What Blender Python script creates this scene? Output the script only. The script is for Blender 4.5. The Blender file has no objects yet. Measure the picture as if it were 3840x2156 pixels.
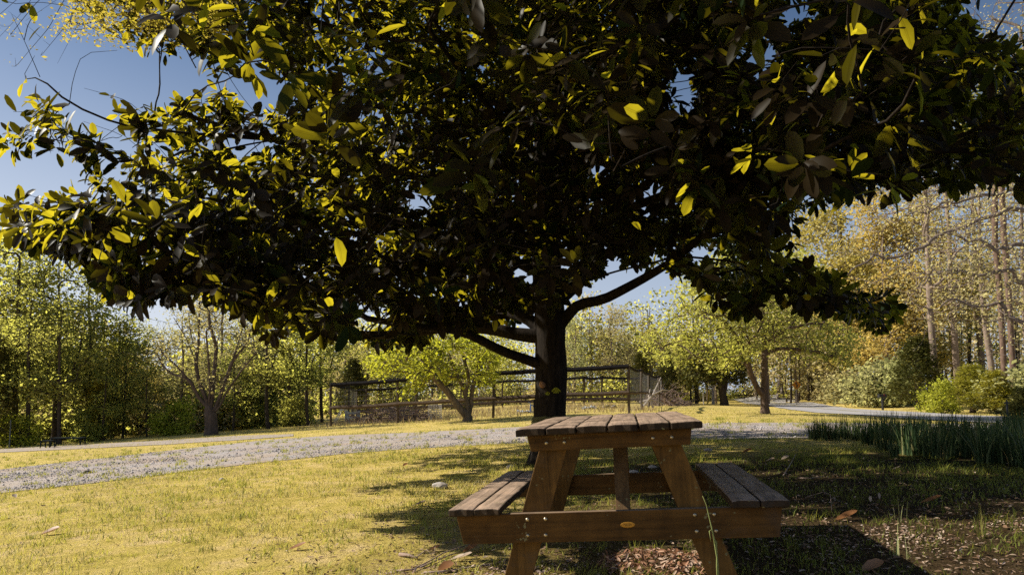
import bpy, bmesh, math
import numpy as np
from mathutils import Vector, Matrix

sc = bpy.context.scene
COL = sc.collection
PI = math.pi
RNG = np.random.default_rng(11)

# ------------------------------------------------------------------ camera model
F, CX, CY, CZ = 2560.0, 1920.0, 1078.0, 0.93
PITCH = math.radians(4.0)
SHY = 1475 - CY - F * math.tan(PITCH)

_tx = np.linspace(-120, 120, 2401)
_tz = np.interp(_tx, [-120, -45, -28, 0.43, 3, 6, 10, 15, 25, 60, 120],
                [-2.6, -2.45, -1.72, 0.0, 0.14, 0.19, 0.13, 0.0, -0.15, -0.2, -0.2])
_k = np.ones(21) / 21
_tz = np.convolve(np.pad(_tz, 10, mode='edge'), _k, 'valid')


def g(x, y):
    """height of the ground"""
    x = np.asarray(x, float); y = np.asarray(y, float)
    z = np.interp(x, _tx, _tz)
    z = z + 0.015 * np.sin(x * 0.9 + 1.3) * np.sin(y * 0.7 + 0.4) * np.clip((y - 4.5) / 4, 0, 1)
    z = z + 0.9 * np.exp(-((x - 33) / 5.0) ** 2 - ((y - 84) / 9.0) ** 2)      # bank behind the road
    z = z + 0.5 * np.exp(-((x - 31) / 4.0) ** 2 - ((y - 56) / 14.0) ** 2)
    return z


def ray(px, py):
    rx = (px - CX) / F; rz = -(py - CY - SHY) / F
    return (rx, math.cos(PITCH) - math.sin(PITCH) * rz, math.sin(PITCH) + math.cos(PITCH) * rz)


def at(px, py, d):
    r = ray(px, py); t = d / r[1]
    return np.array([r[0] * t, d, CZ + r[2] * t])


def ground_at(px, py):
    r = ray(px, py)
    lo, hi = 1.0, 400.0
    for _ in range(60):
        m = (lo + hi) / 2
        if CZ + r[2] * m > float(g(r[0] * m, r[1] * m)): lo = m
        else: hi = m
    return np.array([r[0] * lo, r[1] * lo, float(g(r[0] * lo, r[1] * lo))])


def project(P):
    P = np.atleast_2d(P)
    x, y, z = P[:, 0], P[:, 1], P[:, 2] - CZ
    yc = y * math.cos(PITCH) + z * math.sin(PITCH)
    zc = -y * math.sin(PITCH) + z * math.cos(PITCH)
    yc = np.where(yc < 0.05, 0.05, yc)
    return CX + F * x / yc, CY + SHY - F * zc / yc


def inside(poly, X, Y):
    poly = np.array(poly, float)
    res = np.zeros(len(X), bool)
    n = len(poly)
    for i in range(n):
        x1, y1 = poly[i]; x2, y2 = poly[(i + 1) % n]
        c = ((y1 > Y) != (y2 > Y))
        xi = (x2 - x1) * (Y - y1) / ((y2 - y1) if y2 != y1 else 1e-9) + x1
        res ^= c & (X < xi)
    return res


# ------------------------------------------------------------------ materials
def new_mat(name):
    m = bpy.data.materials.new(name); m.use_nodes = True
    nt = m.node_tree; nt.nodes.clear()
    return m, nt, nt.nodes.new('ShaderNodeOutputMaterial')


def N(nt, t, **kw):
    n = nt.nodes.new('ShaderNode' + t)
    for k, v in kw.items():
        if k.startswith('i_'):
            n.inputs[k[2:].replace('_', ' ')].default_value = v
        else:
            setattr(n, k, v)
    return n


def L(nt, a, b): nt.links.new(a, b)


def ramp(nt, fac, stops, interp='LINEAR'):
    r = N(nt, 'ValToRGB'); cr = r.color_ramp; cr.interpolation = interp
    while len(cr.elements) < len(stops): cr.elements.new(0.5)
    for e, (p, c) in zip(cr.elements, stops):
        e.position = p; e.color = (*c, 1)
    L(nt, fac, r.inputs['Fac'])
    return r.outputs['Color']


def mixc(nt, fac, a, b, mode='MIX'):
    n = N(nt, 'Mix', data_type='RGBA', blend_type=mode)
    if hasattr(fac, 'is_linked'): L(nt, fac, n.inputs['Factor'])
    else: n.inputs['Factor'].default_value = fac
    for s, v in (('A', a), ('B', b)):
        i = [q for q in n.inputs if q.name == s and q.type == 'RGBA'][0]
        if hasattr(v, 'is_linked'): L(nt, v, i)
        else: i.default_value = (*v, 1)
    return [o for o in n.outputs if o.type == 'RGBA'][0]


def noise(nt, vec, scale, detail=4, rough=0.6, dist=0.0):
    n = N(nt, 'TexNoise'); n.inputs['Scale'].default_value = scale
    n.inputs['Detail'].default_value = detail; n.inputs['Roughness'].default_value = rough
    n.inputs['Distortion'].default_value = dist
    if vec is not None: L(nt, vec, n.inputs['Vector'])
    return n.outputs['Fac']


def objco(nt, scale=(1, 1, 1)):
    t = N(nt, 'TexCoord'); m = N(nt, 'Mapping'); m.inputs['Scale'].default_value = scale
    L(nt, t.outputs['Object'], m.inputs['Vector'])
    return m.outputs['Vector']


def attr(nt, name='tint'):
    return N(nt, 'Attribute', attribute_name=name).outputs['Fac']


def pbr(nt, out, color, rough=0.7, spec=0.3, bump=None, bstr=0.3, bdist=0.01, metal=0.0):
    p = N(nt, 'BsdfPrincipled')
    if hasattr(color, 'is_linked'): L(nt, color, p.inputs['Base Color'])
    else: p.inputs['Base Color'].default_value = (*color, 1)
    if hasattr(rough, 'is_linked'): L(nt, rough, p.inputs['Roughness'])
    else: p.inputs['Roughness'].default_value = rough
    p.inputs['Specular IOR Level'].default_value = spec
    p.inputs['Metallic'].default_value = metal
    if bump is not None:
        b = N(nt, 'Bump'); b.inputs['Strength'].default_value = bstr; b.inputs['Distance'].default_value = bdist
        L(nt, bump, b.inputs['Height']); L(nt, b.outputs['Normal'], p.inputs['Normal'])
    if out is not None: L(nt, p.outputs[0], out.inputs['Surface'])
    return p


def leaf_mat(name, stops, trans=(0.3, 0.3, 0.04), tmix=0.4, rough=0.6, spec=0.08, under=None, vary=0.05, tk=0.55, rib=False, thick=None):
    m, nt, out = new_mat(name)
    c = ramp(nt, attr(nt), stops)
    if vary:
        oi = N(nt, 'ObjectInfo'); hs = N(nt, 'HueSaturation')
        mr = N(nt, 'MapRange'); L(nt, oi.outputs['Random'], mr.inputs['Value'])
        mr.inputs['To Min'].default_value = 0.5 - vary * 0.35; mr.inputs['To Max'].default_value = 0.5 + vary * 0.25
        L(nt, mr.outputs[0], hs.inputs['Hue'])
        mr2 = N(nt, 'MapRange'); L(nt, oi.outputs['Random'], mr2.inputs['Value'])
        mr2.inputs['To Min'].default_value = 1.0 + vary * 1.5; mr2.inputs['To Max'].default_value = 1.0 - vary * 1.5
        L(nt, mr2.outputs[0], hs.inputs['Value'])
        L(nt, c, hs.inputs['Color']); c = hs.outputs['Color']
    tc = mixc(nt, tk, c, trans)
    if rib:
        tc = mixc(nt, 1.0, tc, ramp(nt, attr(nt, 'rib'), [(0.0, (1, 1, 1)), (0.78, (0.86, 0.86, 0.86)), (0.9, (0.62, 0.6, 0.6)), (1.0, (0.9, 0.9, 0.9))]), 'MULTIPLY')
        tc = mixc(nt, 0.7, tc, ramp(nt, noise(nt, objco(nt), 9, 3), [(0.3, (0.7, 0.66, 0.6)), (0.7, (1.1, 1.1, 1.1))]), 'MULTIPLY')
    if under is not None:
        geo = N(nt, 'NewGeometry')
        c = mixc(nt, geo.outputs['Backfacing'], c, under)
    p = pbr(nt, None, c, rough, spec)
    t = N(nt, 'BsdfTranslucent'); L(nt, tc, t.inputs['Color'])
    mx = N(nt, 'MixShader'); mx.inputs[0].default_value = tmix
    if thick:
        tf = N(nt, 'MapRange'); tf.clamp = True; L(nt, attr(nt), tf.inputs['Value']); tf.inputs['From Min'].default_value = thick[0]; tf.inputs['From Max'].default_value = thick[0] + 0.12
        tf.inputs['To Min'].default_value = thick[1]; tf.inputs['To Max'].default_value = thick[2]; L(nt, tf.outputs[0], mx.inputs[0])
    L(nt, p.outputs[0], mx.inputs[1]); L(nt, t.outputs[0], mx.inputs[2]); L(nt, mx.outputs[0], out.inputs['Surface'])
    return m


def bark_mat(name, a, b, scale=14, bstr=0.6):
    m, nt, out = new_mat(name)
    v = objco(nt, (1, 1, 0.25))
    f = noise(nt, v, scale, 6, 0.7, 0.4)
    c = ramp(nt, f, [(0.3, a), (0.7, b)])
    pbr(nt, out, c, 0.9, 0.1, f, bstr, 0.02)
    return m


def flat_mat(name, a, b=None, scale=20, rough=0.7, spec=0.3, metal=0.0, bstr=0.2):
    m, nt, out = new_mat(name)
    f = noise(nt, objco(nt), scale, 5)
    c = ramp(nt, f, [(0.3, a), (0.7, b or tuple(q * 0.75 for q in a))])
    pbr(nt, out, c, rough, spec, f, bstr, 0.004, metal)
    return m


# ------------------------------------------------------------------ mesh helpers
def mk_mesh(name, V, faces, attrs=None, smooth=False, mats=(), matidx=None):
    """faces: list of int arrays (n,k)"""
    me = bpy.data.meshes.new(name)
    V = np.asarray(V, np.float32).reshape(-1, 3)
    me.vertices.add(len(V)); me.vertices.foreach_set('co', V.ravel())
    faces = [np.asarray(f, np.int32) for f in faces if len(f)]
    nl = sum(f.size for f in faces); nf = sum(len(f) for f in faces)
    me.loops.add(nl); me.polygons.add(nf)
    me.loops.foreach_set('vertex_index', np.concatenate([f.ravel() for f in faces]))
    tot = np.concatenate([np.full(len(f), f.shape[1], np.int32) for f in faces])
    st = np.concatenate([[0], np.cumsum(tot)[:-1]]).astype(np.int32)
    me.polygons.foreach_set('loop_start', st)
    if smooth: me.polygons.foreach_set('use_smooth', np.ones(nf, bool))
    for m in mats: me.materials.append(m)
    if matidx is not None: me.polygons.foreach_set('material_index', np.asarray(matidx, np.int32))
    for k, a in (attrs or {}).items():
        at_ = me.attributes.new(k, 'FLOAT', 'POINT'); at_.data.foreach_set('value', np.asarray(a, np.float32))
    me.update(calc_edges=True); me.validate()
    return me


def link(name, me, parent=None):
    o = bpy.data.objects.new(name, me); COL.objects.link(o)
    if parent is not None: o.parent = parent
    return o


def tag(o, label=None, cat=None, group=None, kind=None):
    if label: o['label'] = label
    if cat: o['category'] = cat
    if group: o['group'] = group
    if kind: o['kind'] = kind
    return o


def thing(name, label, cat, loc=(0, 0, 0), rz=0.0, group=None):
    o = bpy.data.objects.new(name, None); COL.objects.link(o)
    o.empty_display_size = 0.2
    o.location = tuple(float(q) for q in loc); o.rotation_euler = (0, 0, rz)
    return tag(o, label, cat, group)


def copy_thing(src, loc, rz, s, label, group=None):
    r = src.copy(); COL.objects.link(r)
    r.location = tuple(float(q) for q in loc); r.rotation_euler = (0, 0, rz); r.scale = (s, s, s) if np.isscalar(s) else s
    r['label'] = label
    if group: r['group'] = group
    for ch in src.children:
        c = ch.copy(); COL.objects.link(c); c.parent = r
    return r


class MB:
    """collects shapes into one mesh"""
    def __init__(self): self.V = []; self.Fc = []; self.n = 0
    def add(self, V, faces):
        V = np.asarray(V, float).reshape(-1, 3)
        self.V.append(V)
        for f in faces: self.Fc.append([i + self.n for i in f])
        self.n += len(V)
    def box(self, c, s, M=None):
        c = np.array(c, float); s = np.array(s, float) / 2
        V = np.array([[x, y, z] for x in (-1, 1) for y in (-1, 1) for z in (-1, 1)]) * s
        if M is not None: V = V @ np.array(M).T
        self.add(V + c, [(0, 1, 3, 2), (4, 6, 7, 5), (0, 4, 5, 1), (2, 3, 7, 6), (0, 2, 6, 4), (1, 5, 7, 3)])
    def tube(self, pts, rad, k=8, cap=True):
        V, Fq = tube_arrays(np.asarray(pts, float), np.broadcast_to(np.asarray(rad, float), (len(pts),)), k)
        self.add(V, Fq.tolist())
        if cap:
            self.Fc.append(list(range(self.n - len(V), self.n - len(V) + k))[::-1])
            self.Fc.append(list(range(self.n - k, self.n)))
    def build(self, name, mat, parent=None, bevel=0.0, smooth=False, seg=2):
        bm = bmesh.new()
        V = np.concatenate(self.V)
        vs = [bm.verts.new(v) for v in V]
        for f in self.Fc:
            try: bm.faces.new([vs[i] for i in f])
            except ValueError: pass
        bmesh.ops.recalc_face_normals(bm, faces=bm.faces)
        if bevel: bmesh.ops.bevel(bm, geom=bm.edges[:], offset=bevel, segments=seg, profile=0.6, affect='EDGES')
        me = bpy.data.meshes.new(name); bm.to_mesh(me); bm.free()
        me.materials.append(mat)
        if smooth: me.polygons.foreach_set('use_smooth', np.ones(len(me.polygons), bool))
        return link(name, me, parent)


def tube_arrays(P, R, k):
    n = len(P)
    T = np.gradient(P, axis=0) if n > 2 else np.repeat((P[1] - P[0])[None], n, 0)
    T = T / (np.linalg.norm(T, axis=1, keepdims=True) + 1e-9)
    up = np.array([0, 0, 1.0]) if abs(T[0, 2]) < 0.9 else np.array([1.0, 0, 0])
    a = np.cross(up[None], T); bad = np.linalg.norm(a, axis=1) < 1e-3
    a[bad] = np.cross(np.array([0, 1.0, 0]), T[bad])
    a /= np.linalg.norm(a, axis=1, keepdims=True) + 1e-9
    for i in range(1, n):
        if np.dot(a[i], a[i - 1]) < 0: a[i] = -a[i]
    b = np.cross(T, a)
    th = np.arange(k) * 2 * PI / k
    V = P[:, None] + R[:, None, None] * (np.cos(th)[None, :, None] * a[:, None] + np.sin(th)[None, :, None] * b[:, None])
    i = np.arange(n - 1)[:, None] * k; j = np.arange(k)[None]; j2 = (j + 1) % k
    Fq = np.stack([i + j, i + j2, i + k + j2, i + k + j], -1).reshape(-1, 4)
    return V.reshape(-1, 3), Fq


# ------------------------------------------------------------------ tree growing
def grow(polys, tips, rng, step=0.3, R0=0.2, p=0.45, tipR=0.006, jit=0.12, arch=0.06, limb_w=0, down=0.25):
    """polys[0] is the trunk; other polys are limbs joined to the nearest node; twigs reach out to every tip.
    returns node positions, parents, radii, chains"""
    cap = 160000
    pos = np.zeros((cap, 3)); par = np.full(cap, -1); wt = np.zeros(cap)
    n = 0
    spans = []
    for pi, pl in enumerate(polys):
        pl = np.asarray(pl, float); spans.append(n)
        if pi == 0: prev = -1
        else: prev = int(np.argmin(((pos[:n] - pl[0]) ** 2).sum(1)))
        # resample
        out = [pl[0]] if pi == 0 else []
        for q in range(len(pl) - 1):
            d = np.linalg.norm(pl[q + 1] - pl[q]); m = max(1, int(d / step))
            for s in range(1, m + 1): out.append(pl[q] + (pl[q + 1] - pl[q]) * s / m)
        for q in out:
            pos[n] = q; par[n] = prev; prev = n; n += 1
        wt[n - 1] += limb_w
    nsk = n; spans.append(n); grow.spans = spans
    root = pos[0].copy()
    tips = np.asarray(tips, float)
    dd = np.array([((pos[:nsk] - t) ** 2).sum(1).min() for t in tips])
    tips = tips[np.argsort(dd)]
    tipid = []
    rd = np.zeros(cap); rd[:n] = np.linalg.norm((pos[:n] - root) * np.array([1, 1, 0.6]), axis=1)
    for t in tips:
        d = np.sqrt(((pos[:n] - t) ** 2).sum(1))
        rt = np.linalg.norm((t - root) * np.array([1, 1, 0.6]))
        cst = d + 0.6 * np.maximum(0, rd[:n] - rt) + down * np.maximum(0, pos[:n, 2] - t[2])
        j = int(np.argmin(cst)); dist = d[j]
        m = max(1, int(round(dist / step)))
        a = pos[j].copy(); prev = j
        for s in range(1, m + 1):
            f = s / m
            q = a + (t - a) * f
            if s < m: q = q + rng.normal(0, jit * step, 3) + np.array([0, 0, arch * dist * math.sin(PI * f)])
            pos[n] = q; par[n] = prev; rd[n] = np.linalg.norm((q - root) * np.array([1, 1, 0.6])); prev = n; n += 1
        wt[n - 1] += 1; tipid.append(n - 1)
    pos = pos[:n]; par = par[:n]; cnt = wt[:n].copy()
    for i in range(n - 1, 0, -1): cnt[par[i]] += cnt[i]
    rad = np.maximum(tipR, R0 * (np.maximum(cnt, .3) / cnt[0]) ** p)
    ch = [[] for _ in range(n)]
    for i in range(1, n): ch[par[i]].append(i)
    chains = []; stack = [(0, None)]
    while stack:
        s, pr = stack.pop()
        c = [] if pr is None else [pr]
        i = s
        while True:
            c.append(i)
            if not ch[i]: break
            k = max(ch[i], key=lambda q: cnt[q])
            for o in ch[i]:
                if o != k: stack.append((o, i))
            i = k
        chains.append(c)
    return pos, par, rad, chains, np.array(tipid)


def chaikin(P, R):
    Q = np.empty((2 * len(P) - 2, 3)); W = np.empty(2 * len(P) - 2)
    Q[0::2] = P[:-1] * 0.75 + P[1:] * 0.25; Q[1::2] = P[:-1] * 0.25 + P[1:] * 0.75
    W[0::2] = R[:-1] * 0.75 + R[1:] * 0.25; W[1::2] = R[:-1] * 0.25 + R[1:] * 0.75
    Q[0] = P[0]; Q[-1] = P[-1]; W[0] = R[0]; W[-1] = R[-1]
    return Q, W


def wood(chains, pos, rad, kbig=8, ksmall=5, lim=0.03, flare=None):
    Vs, Fs, n = [], [], 0
    for c in chains:
        if len(c) < 2: continue
        P = pos[c]; R = rad[c].copy()
        if c[0] != 0: R[0] = min(R[0], R[1] * 1.25)
        R[-1] *= 0.5
        if len(P) > 2: P, R = chaikin(P, R)
        if flare and c[0] == 0:
            h = P[:, 2] - P[0, 2]; R = R * (1 + flare * np.exp(-h / 0.18))
        V, Fq = tube_arrays(P, R, kbig if R.max() > lim else ksmall)
        Vs.append(V); Fs.append(Fq + n); n += len(V)
    return np.concatenate(Vs), np.concatenate(Fs)


def unit(v): return v / (np.linalg.norm(v, axis=-1, keepdims=True) + 1e-9)


def leaf_quads(P, rng, size, elong=1.6, up=0.5, var=0.35, D=None):
    """diamond leaves, random facing with a bias upward; size may be array"""
    n = len(P)
    d = unit(rng.normal(0, 1, (n, 3)) * np.array([1, 1, 0.6])) if D is None else D
    nn = unit(rng.normal(0, 1, (n, 3)) + np.array([-0.75, 0.1, 0.6]) * up * 4.2)
    s = unit(np.cross(nn, d))
    l = size * (1 + var * rng.normal(0, 1, n)).clip(0.4, 2.0)
    l = l[:, None]; w = l / elong
    V = np.stack([P, P + d * l * 0.5 + s * w * 0.5, P + d * l, P + d * l * 0.45 - s * w * 0.5], 1).reshape(-1, 3)
    Fq = np.arange(4 * n).reshape(n, 4)
    return V, Fq


_LT = np.array([[0, 0], [.20, -.31], [.20, 0], [.20, .31], [.56, -.5], [.56, 0], [.56, .5], [.86, -.34], [.86, 0], [.86, .34], [1, 0]])
_LF4 = np.array([[1, 4, 5, 2], [2, 5, 6, 3], [4, 7, 8, 5], [5, 8, 9, 6]])
_LF3 = np.array([[0, 1, 2], [0, 2, 3], [7, 10, 8], [8, 10, 9]])


RIB = 1 - 2 * np.abs(_LT[:, 1])


def big_leaves(P, D, Nn, Ln, Wn, droop, fold=0.12):
    """leathery oval leaves with a folded midrib; P base, D direction, Nn upper side"""
    n = len(P)
    S = unit(np.cross(D, Nn)); Nn = unit(np.cross(S, D))
    t = _LT[:, 0][None, :, None]; s = _LT[:, 1][None, :, None]
    V = P[:, None] + D[:, None] * Ln[:, None, None] * t + S[:, None] * Wn[:, None, None] * s \
        + Nn[:, None] * ((np.abs(s) * fold * Wn[:, None, None] * 2) - droop[:, None, None] * Ln[:, None, None] * t * t)
    o = (np.arange(n) * 11)[:, None, None]
    return V.reshape(-1, 3), (o + _LF4[None]).reshape(-1, 4), (o + _LF3[None]).reshape(-1, 3)


def blades(bases, H, lean_dir, lean, width, segs=3, rng=RNG, curl=1.0):
    """grass-like strips that taper and bend"""
    n = len(bases)
    t = np.linspace(0, 1, segs + 1)[None, :, None]
    side = np.stack([-lean_dir[:, 1], lean_dir[:, 0], np.zeros(n)], 1)
    tw = rng.uniform(-1, 1, n)[:, None]
    ld3 = np.concatenate([lean_dir, np.zeros((n, 1))], 1)
    side = unit(side + ld3 * tw)
    c = bases[:, None] + np.array([0, 0, 1.0])[None, None] * (H[:, None, None] * (t - 0.25 * (lean[:, None, None] ** 2) * t ** 2)) \
        + ld3[:, None] * (H * lean)[:, None, None] * t ** (1 + curl)
    w = width[:, None, None] * (1 - t ** 2 * 0.95) * 0.5
    V = np.stack([c - side[:, None] * w, c + side[:, None] * w], 2).reshape(-1, 3)
    k = 2 * (segs + 1)
    o = (np.arange(n) * k)[:, None, None]
    f = np.array([[2 * i, 2 * i + 1, 2 * i + 3, 2 * i + 2] for i in range(segs)])[None]
    return V, (o + f).reshape(-1, 4), k


# ------------------------------------------------------------------ world, sun, camera
SUN_AZ, SUN_EL = math.radians(11), math.radians(34)
sdir = Vector((-math.cos(SUN_AZ) * math.cos(SUN_EL), math.sin(SUN_AZ) * math.cos(SUN_EL), math.sin(SUN_EL)))
w = bpy.data.worlds.new("World"); sc.world = w; w.use_nodes = True
nt = w.node_tree; nt.nodes.clear()
sky = nt.nodes.new('ShaderNodeTexSky'); sky.sky_type = 'NISHITA'; sky.sun_disc = False
sky.sun_elevation = SUN_EL; sky.sun_rotation = math.atan2(sdir.x, sdir.y)
sky.air_density = 1.0; sky.dust_density = 0.4; sky.ozone_density = 4.0
bg = nt.nodes.new('ShaderNodeBackground'); bg.inputs['Strength'].default_value = 0.066
ow = nt.nodes.new('ShaderNodeOutputWorld')
# pale haze low in the sky, strongest on the sun's side
tcw = nt.nodes.new('ShaderNodeTexCoord'); sxw = nt.nodes.new('ShaderNodeSeparateXYZ'); nt.links.new(tcw.outputs['Generated'], sxw.inputs[0])
hz = nt.nodes.new('ShaderNodeMapRange'); hz.interpolation_type = 'SMOOTHSTEP'; nt.links.new(sxw.outputs['Z'], hz.inputs['Value'])
hz.inputs['From Min'].default_value = 0.52; hz.inputs['From Max'].default_value = -0.05; hz.inputs['To Min'].default_value = 0.0; hz.inputs['To Max'].default_value = 0.9
sd_ = nt.nodes.new('ShaderNodeMapRange'); nt.links.new(sxw.outputs['X'], sd_.inputs['Value'])
sd_.inputs['From Min'].default_value = 0.45; sd_.inputs['From Max'].default_value = -0.7; sd_.inputs['To Min'].default_value = 0.25; sd_.inputs['To Max'].default_value = 1.0
hc = nt.nodes.new('ShaderNodeMix'); hc.data_type = 'RGBA'; nt.links.new(sd_.outputs[0], hc.inputs['Factor'])
hc.inputs[6].default_value = (4.2, 5.4, 7.6, 1); hc.inputs[7].default_value = (9.8, 10.0, 10.8, 1)
hm = nt.nodes.new('ShaderNodeMix'); hm.data_type = 'RGBA'; nt.links.new(hz.outputs[0], hm.inputs['Factor'])
nt.links.new(sky.outputs[0], hm.inputs[6]); nt.links.new(hc.outputs[2], hm.inputs[7])
nt.links.new(hm.outputs[2], bg.inputs[0]); nt.links.new(bg.outputs[0], ow.inputs[0])
sl = bpy.data.lights.new('sun', 'SUN'); sl.energy = 5.0; sl.angle = math.radians(0.53); sl.color = (1.0, 0.95, 0.81)
so = bpy.data.objects.new('sun', sl); COL.objects.link(so)
so.rotation_euler = (-sdir).to_track_quat('-Z', 'Y').to_euler(); so.location = (-20, 8, 20)

cam = bpy.data.cameras.new('camera'); co = bpy.data.objects.new('camera', cam); COL.objects.link(co)
cam.lens = 24; cam.sensor_width = 36; cam.sensor_fit = 'HORIZONTAL'; cam.shift_y = SHY / 3840.0
cam.clip_start = 0.05; cam.clip_end = 1000
co.location = (0, 0, CZ); co.rotation_euler = (PI / 2 + PITCH, 0, 0)
sc.camera = co
sc.view_settings.view_transform = 'Standard'; sc.view_settings.look = 'None'
sc.view_settings.exposure = 0; sc.view_settings.gamma = 1
sc.render.engine = 'CYCLES'
cy = sc.cycles
cy.max_bounces = 4; cy.diffuse_bounces = 1; cy.transmission_bounces = 0; cy.transparent_max_bounces = 4
cy.caustics_reflective = False; cy.caustics_refractive = False
cy.film_exposure = 1.32
cy.use_denoising = False
try: cy.denoiser = 'OPENIMAGEDENOISE'; cy.denoising_input_passes = 'RGB_ALBEDO_NORMAL'; cy.denoising_prefilter = 'NONE'
except Exception: pass

# ------------------------------------------------------------------ the drive's edges
near_px = [(-700, 1955), (-300, 1898), (0, 1850), (350, 1812), (700, 1768), (1000, 1732), (1300, 1700), (1650, 1676), (1980, 1660), (2640, 1650), (3060, 1642), (3600, 1638), (4300, 1640)]
far_px = [(-700, 1835), (-300, 1795), (0, 1762), (350, 1722), (700, 1682), (1000, 1650), (1300, 1630), (1900, 1604), (2640, 1588), (3060, 1586), (3600, 1588), (4300, 1592)]
DN = np.array([ground_at(*q) for q in near_px]); DF = np.array([ground_at(*q) for q in far_px])


def resample(P, n):
    s = np.concatenate([[0], np.cumsum(np.linalg.norm(np.diff(P[:, :2], axis=0), axis=1))])
    u = np.linspace(0, s[-1], n)
    return np.stack([np.interp(u, s, P[:, i]) for i in range(2)], 1)


def strip_sheet(name, A, B, mat, nL=160, nW=10, off=0.01, wob=0.06, seed=0):
    rr = np.random.default_rng(seed)
    A = resample(A, nL); B = resample(B, nL)
    ww = np.convolve(rr.normal(0, 1, nL + 8), np.ones(5) / 5, 'same')[4:-4, None] * wob
    ww2 = np.convolve(rr.normal(0, 1, nL + 8), np.ones(5) / 5, 'same')[4:-4, None] * wob
    dirn = unit(B - A); A = A + dirn * ww; B = B + dirn * ww2
    u = np.linspace(0, 1, nW)[None, :, None]
    XY = A[:, None] * (1 - u) + B[:, None] * u
    Z = g(XY[..., 0], XY[..., 1]) + off
    V = np.concatenate([XY, Z[..., None]], -1).reshape(-1, 3)
    i = np.arange(nL - 1)[:, None] * nW; j = np.arange(nW - 1)[None]
    Fq = np.stack([i + j, i + nW + j, i + nW + j + 1, i + j + 1], -1).reshape(-1, 4)
    o = link(name, mk_mesh(name, V, [Fq], {'across': np.tile(np.linspace(0, 1, nW), nL)}, smooth=True, mats=[mat]))
    return tag(o, kind='structure'), np.concatenate([A, B[::-1]])


# ground material: dry spring lawn
def ground_mat():
    m, nt, out = new_mat('lawn_ground')
    t = N(nt, 'TexCoord'); v = t.outputs['Object']
    big = noise(nt, v, 0.35, 4, 0.6); mid = noise(nt, v, 3.0, 5, 0.65); fine = noise(nt, v, 45, 6, 0.75)
    gr = ramp(nt, mid, [(0.3, (0.44, 0.36, 0.07)), (0.5, (0.64, 0.49, 0.15)), (0.72, (0.74, 0.55, 0.29))])
    gr = mixc(nt, 0.75, gr, ramp(nt, fine, [(0.30, (0.28, 0.27, 0.22)), (0.46, (1.0, 0.97, 0.9)), (0.7, (1.6, 1.55, 1.5))]), 'MULTIPLY')
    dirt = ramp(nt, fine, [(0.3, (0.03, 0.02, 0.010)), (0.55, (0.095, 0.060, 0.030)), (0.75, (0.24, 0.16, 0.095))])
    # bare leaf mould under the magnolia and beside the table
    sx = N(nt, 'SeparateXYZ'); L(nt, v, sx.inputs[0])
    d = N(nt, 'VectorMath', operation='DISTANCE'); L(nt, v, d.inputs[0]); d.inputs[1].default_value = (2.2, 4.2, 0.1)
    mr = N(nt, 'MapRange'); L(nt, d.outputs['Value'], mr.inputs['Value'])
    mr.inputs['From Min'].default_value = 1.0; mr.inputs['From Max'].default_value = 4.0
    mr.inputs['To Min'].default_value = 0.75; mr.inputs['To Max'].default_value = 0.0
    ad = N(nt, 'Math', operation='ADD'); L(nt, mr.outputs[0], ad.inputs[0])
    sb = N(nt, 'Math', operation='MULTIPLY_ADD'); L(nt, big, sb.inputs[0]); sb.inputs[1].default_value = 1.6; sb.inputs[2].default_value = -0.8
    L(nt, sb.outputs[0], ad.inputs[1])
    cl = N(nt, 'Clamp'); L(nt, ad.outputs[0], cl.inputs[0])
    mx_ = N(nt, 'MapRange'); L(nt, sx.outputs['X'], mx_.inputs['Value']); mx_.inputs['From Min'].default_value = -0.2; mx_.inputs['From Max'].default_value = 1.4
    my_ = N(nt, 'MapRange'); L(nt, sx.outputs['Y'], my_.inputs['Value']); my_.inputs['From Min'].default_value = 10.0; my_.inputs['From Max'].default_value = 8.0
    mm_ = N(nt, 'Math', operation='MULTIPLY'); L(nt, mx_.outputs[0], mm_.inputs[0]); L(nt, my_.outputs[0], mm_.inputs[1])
    gr = mixc(nt, mm_.outputs[0], gr, ramp(nt, mid, [(0.3, (0.025, 0.020, 0.008)), (0.7, (0.075, 0.056, 0.022))]))  # shade of the magnolia crown painted into the lawn colour
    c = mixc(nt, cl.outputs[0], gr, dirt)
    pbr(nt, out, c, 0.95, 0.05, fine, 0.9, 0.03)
    return m


def axis(lo, a, b, hi, fine, grow_=1.25):
    mid = list(np.arange(a, b + 1e-6, fine)); s = fine; q = b
    while q < hi: s *= grow_; q += s; mid.append(q)
    s = fine; q = a
    while q > lo: s *= grow_; q -= s; mid.insert(0, q)
    return np.array(mid)


gx = axis(-500, -16, 30, 500, 0.25); gy = axis(-60, 0, 20, 900, 0.25, 1.12)
X, Y = np.meshgrid(gx, gy); Z = g(X, Y)
nx, ny = len(gx), len(gy)
i = np.arange(ny - 1)[:, None] * nx; j = np.arange(nx - 1)[None]
Fq = np.stack([i + j, i + j + 1, i + nx + j + 1, i + nx + j], -1).reshape(-1, 4)
tag(link('ground', mk_mesh('ground', np.stack([X, Y, Z], -1).reshape(-1, 3), [Fq], smooth=True, mats=[ground_mat()])), kind='structure')


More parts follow.
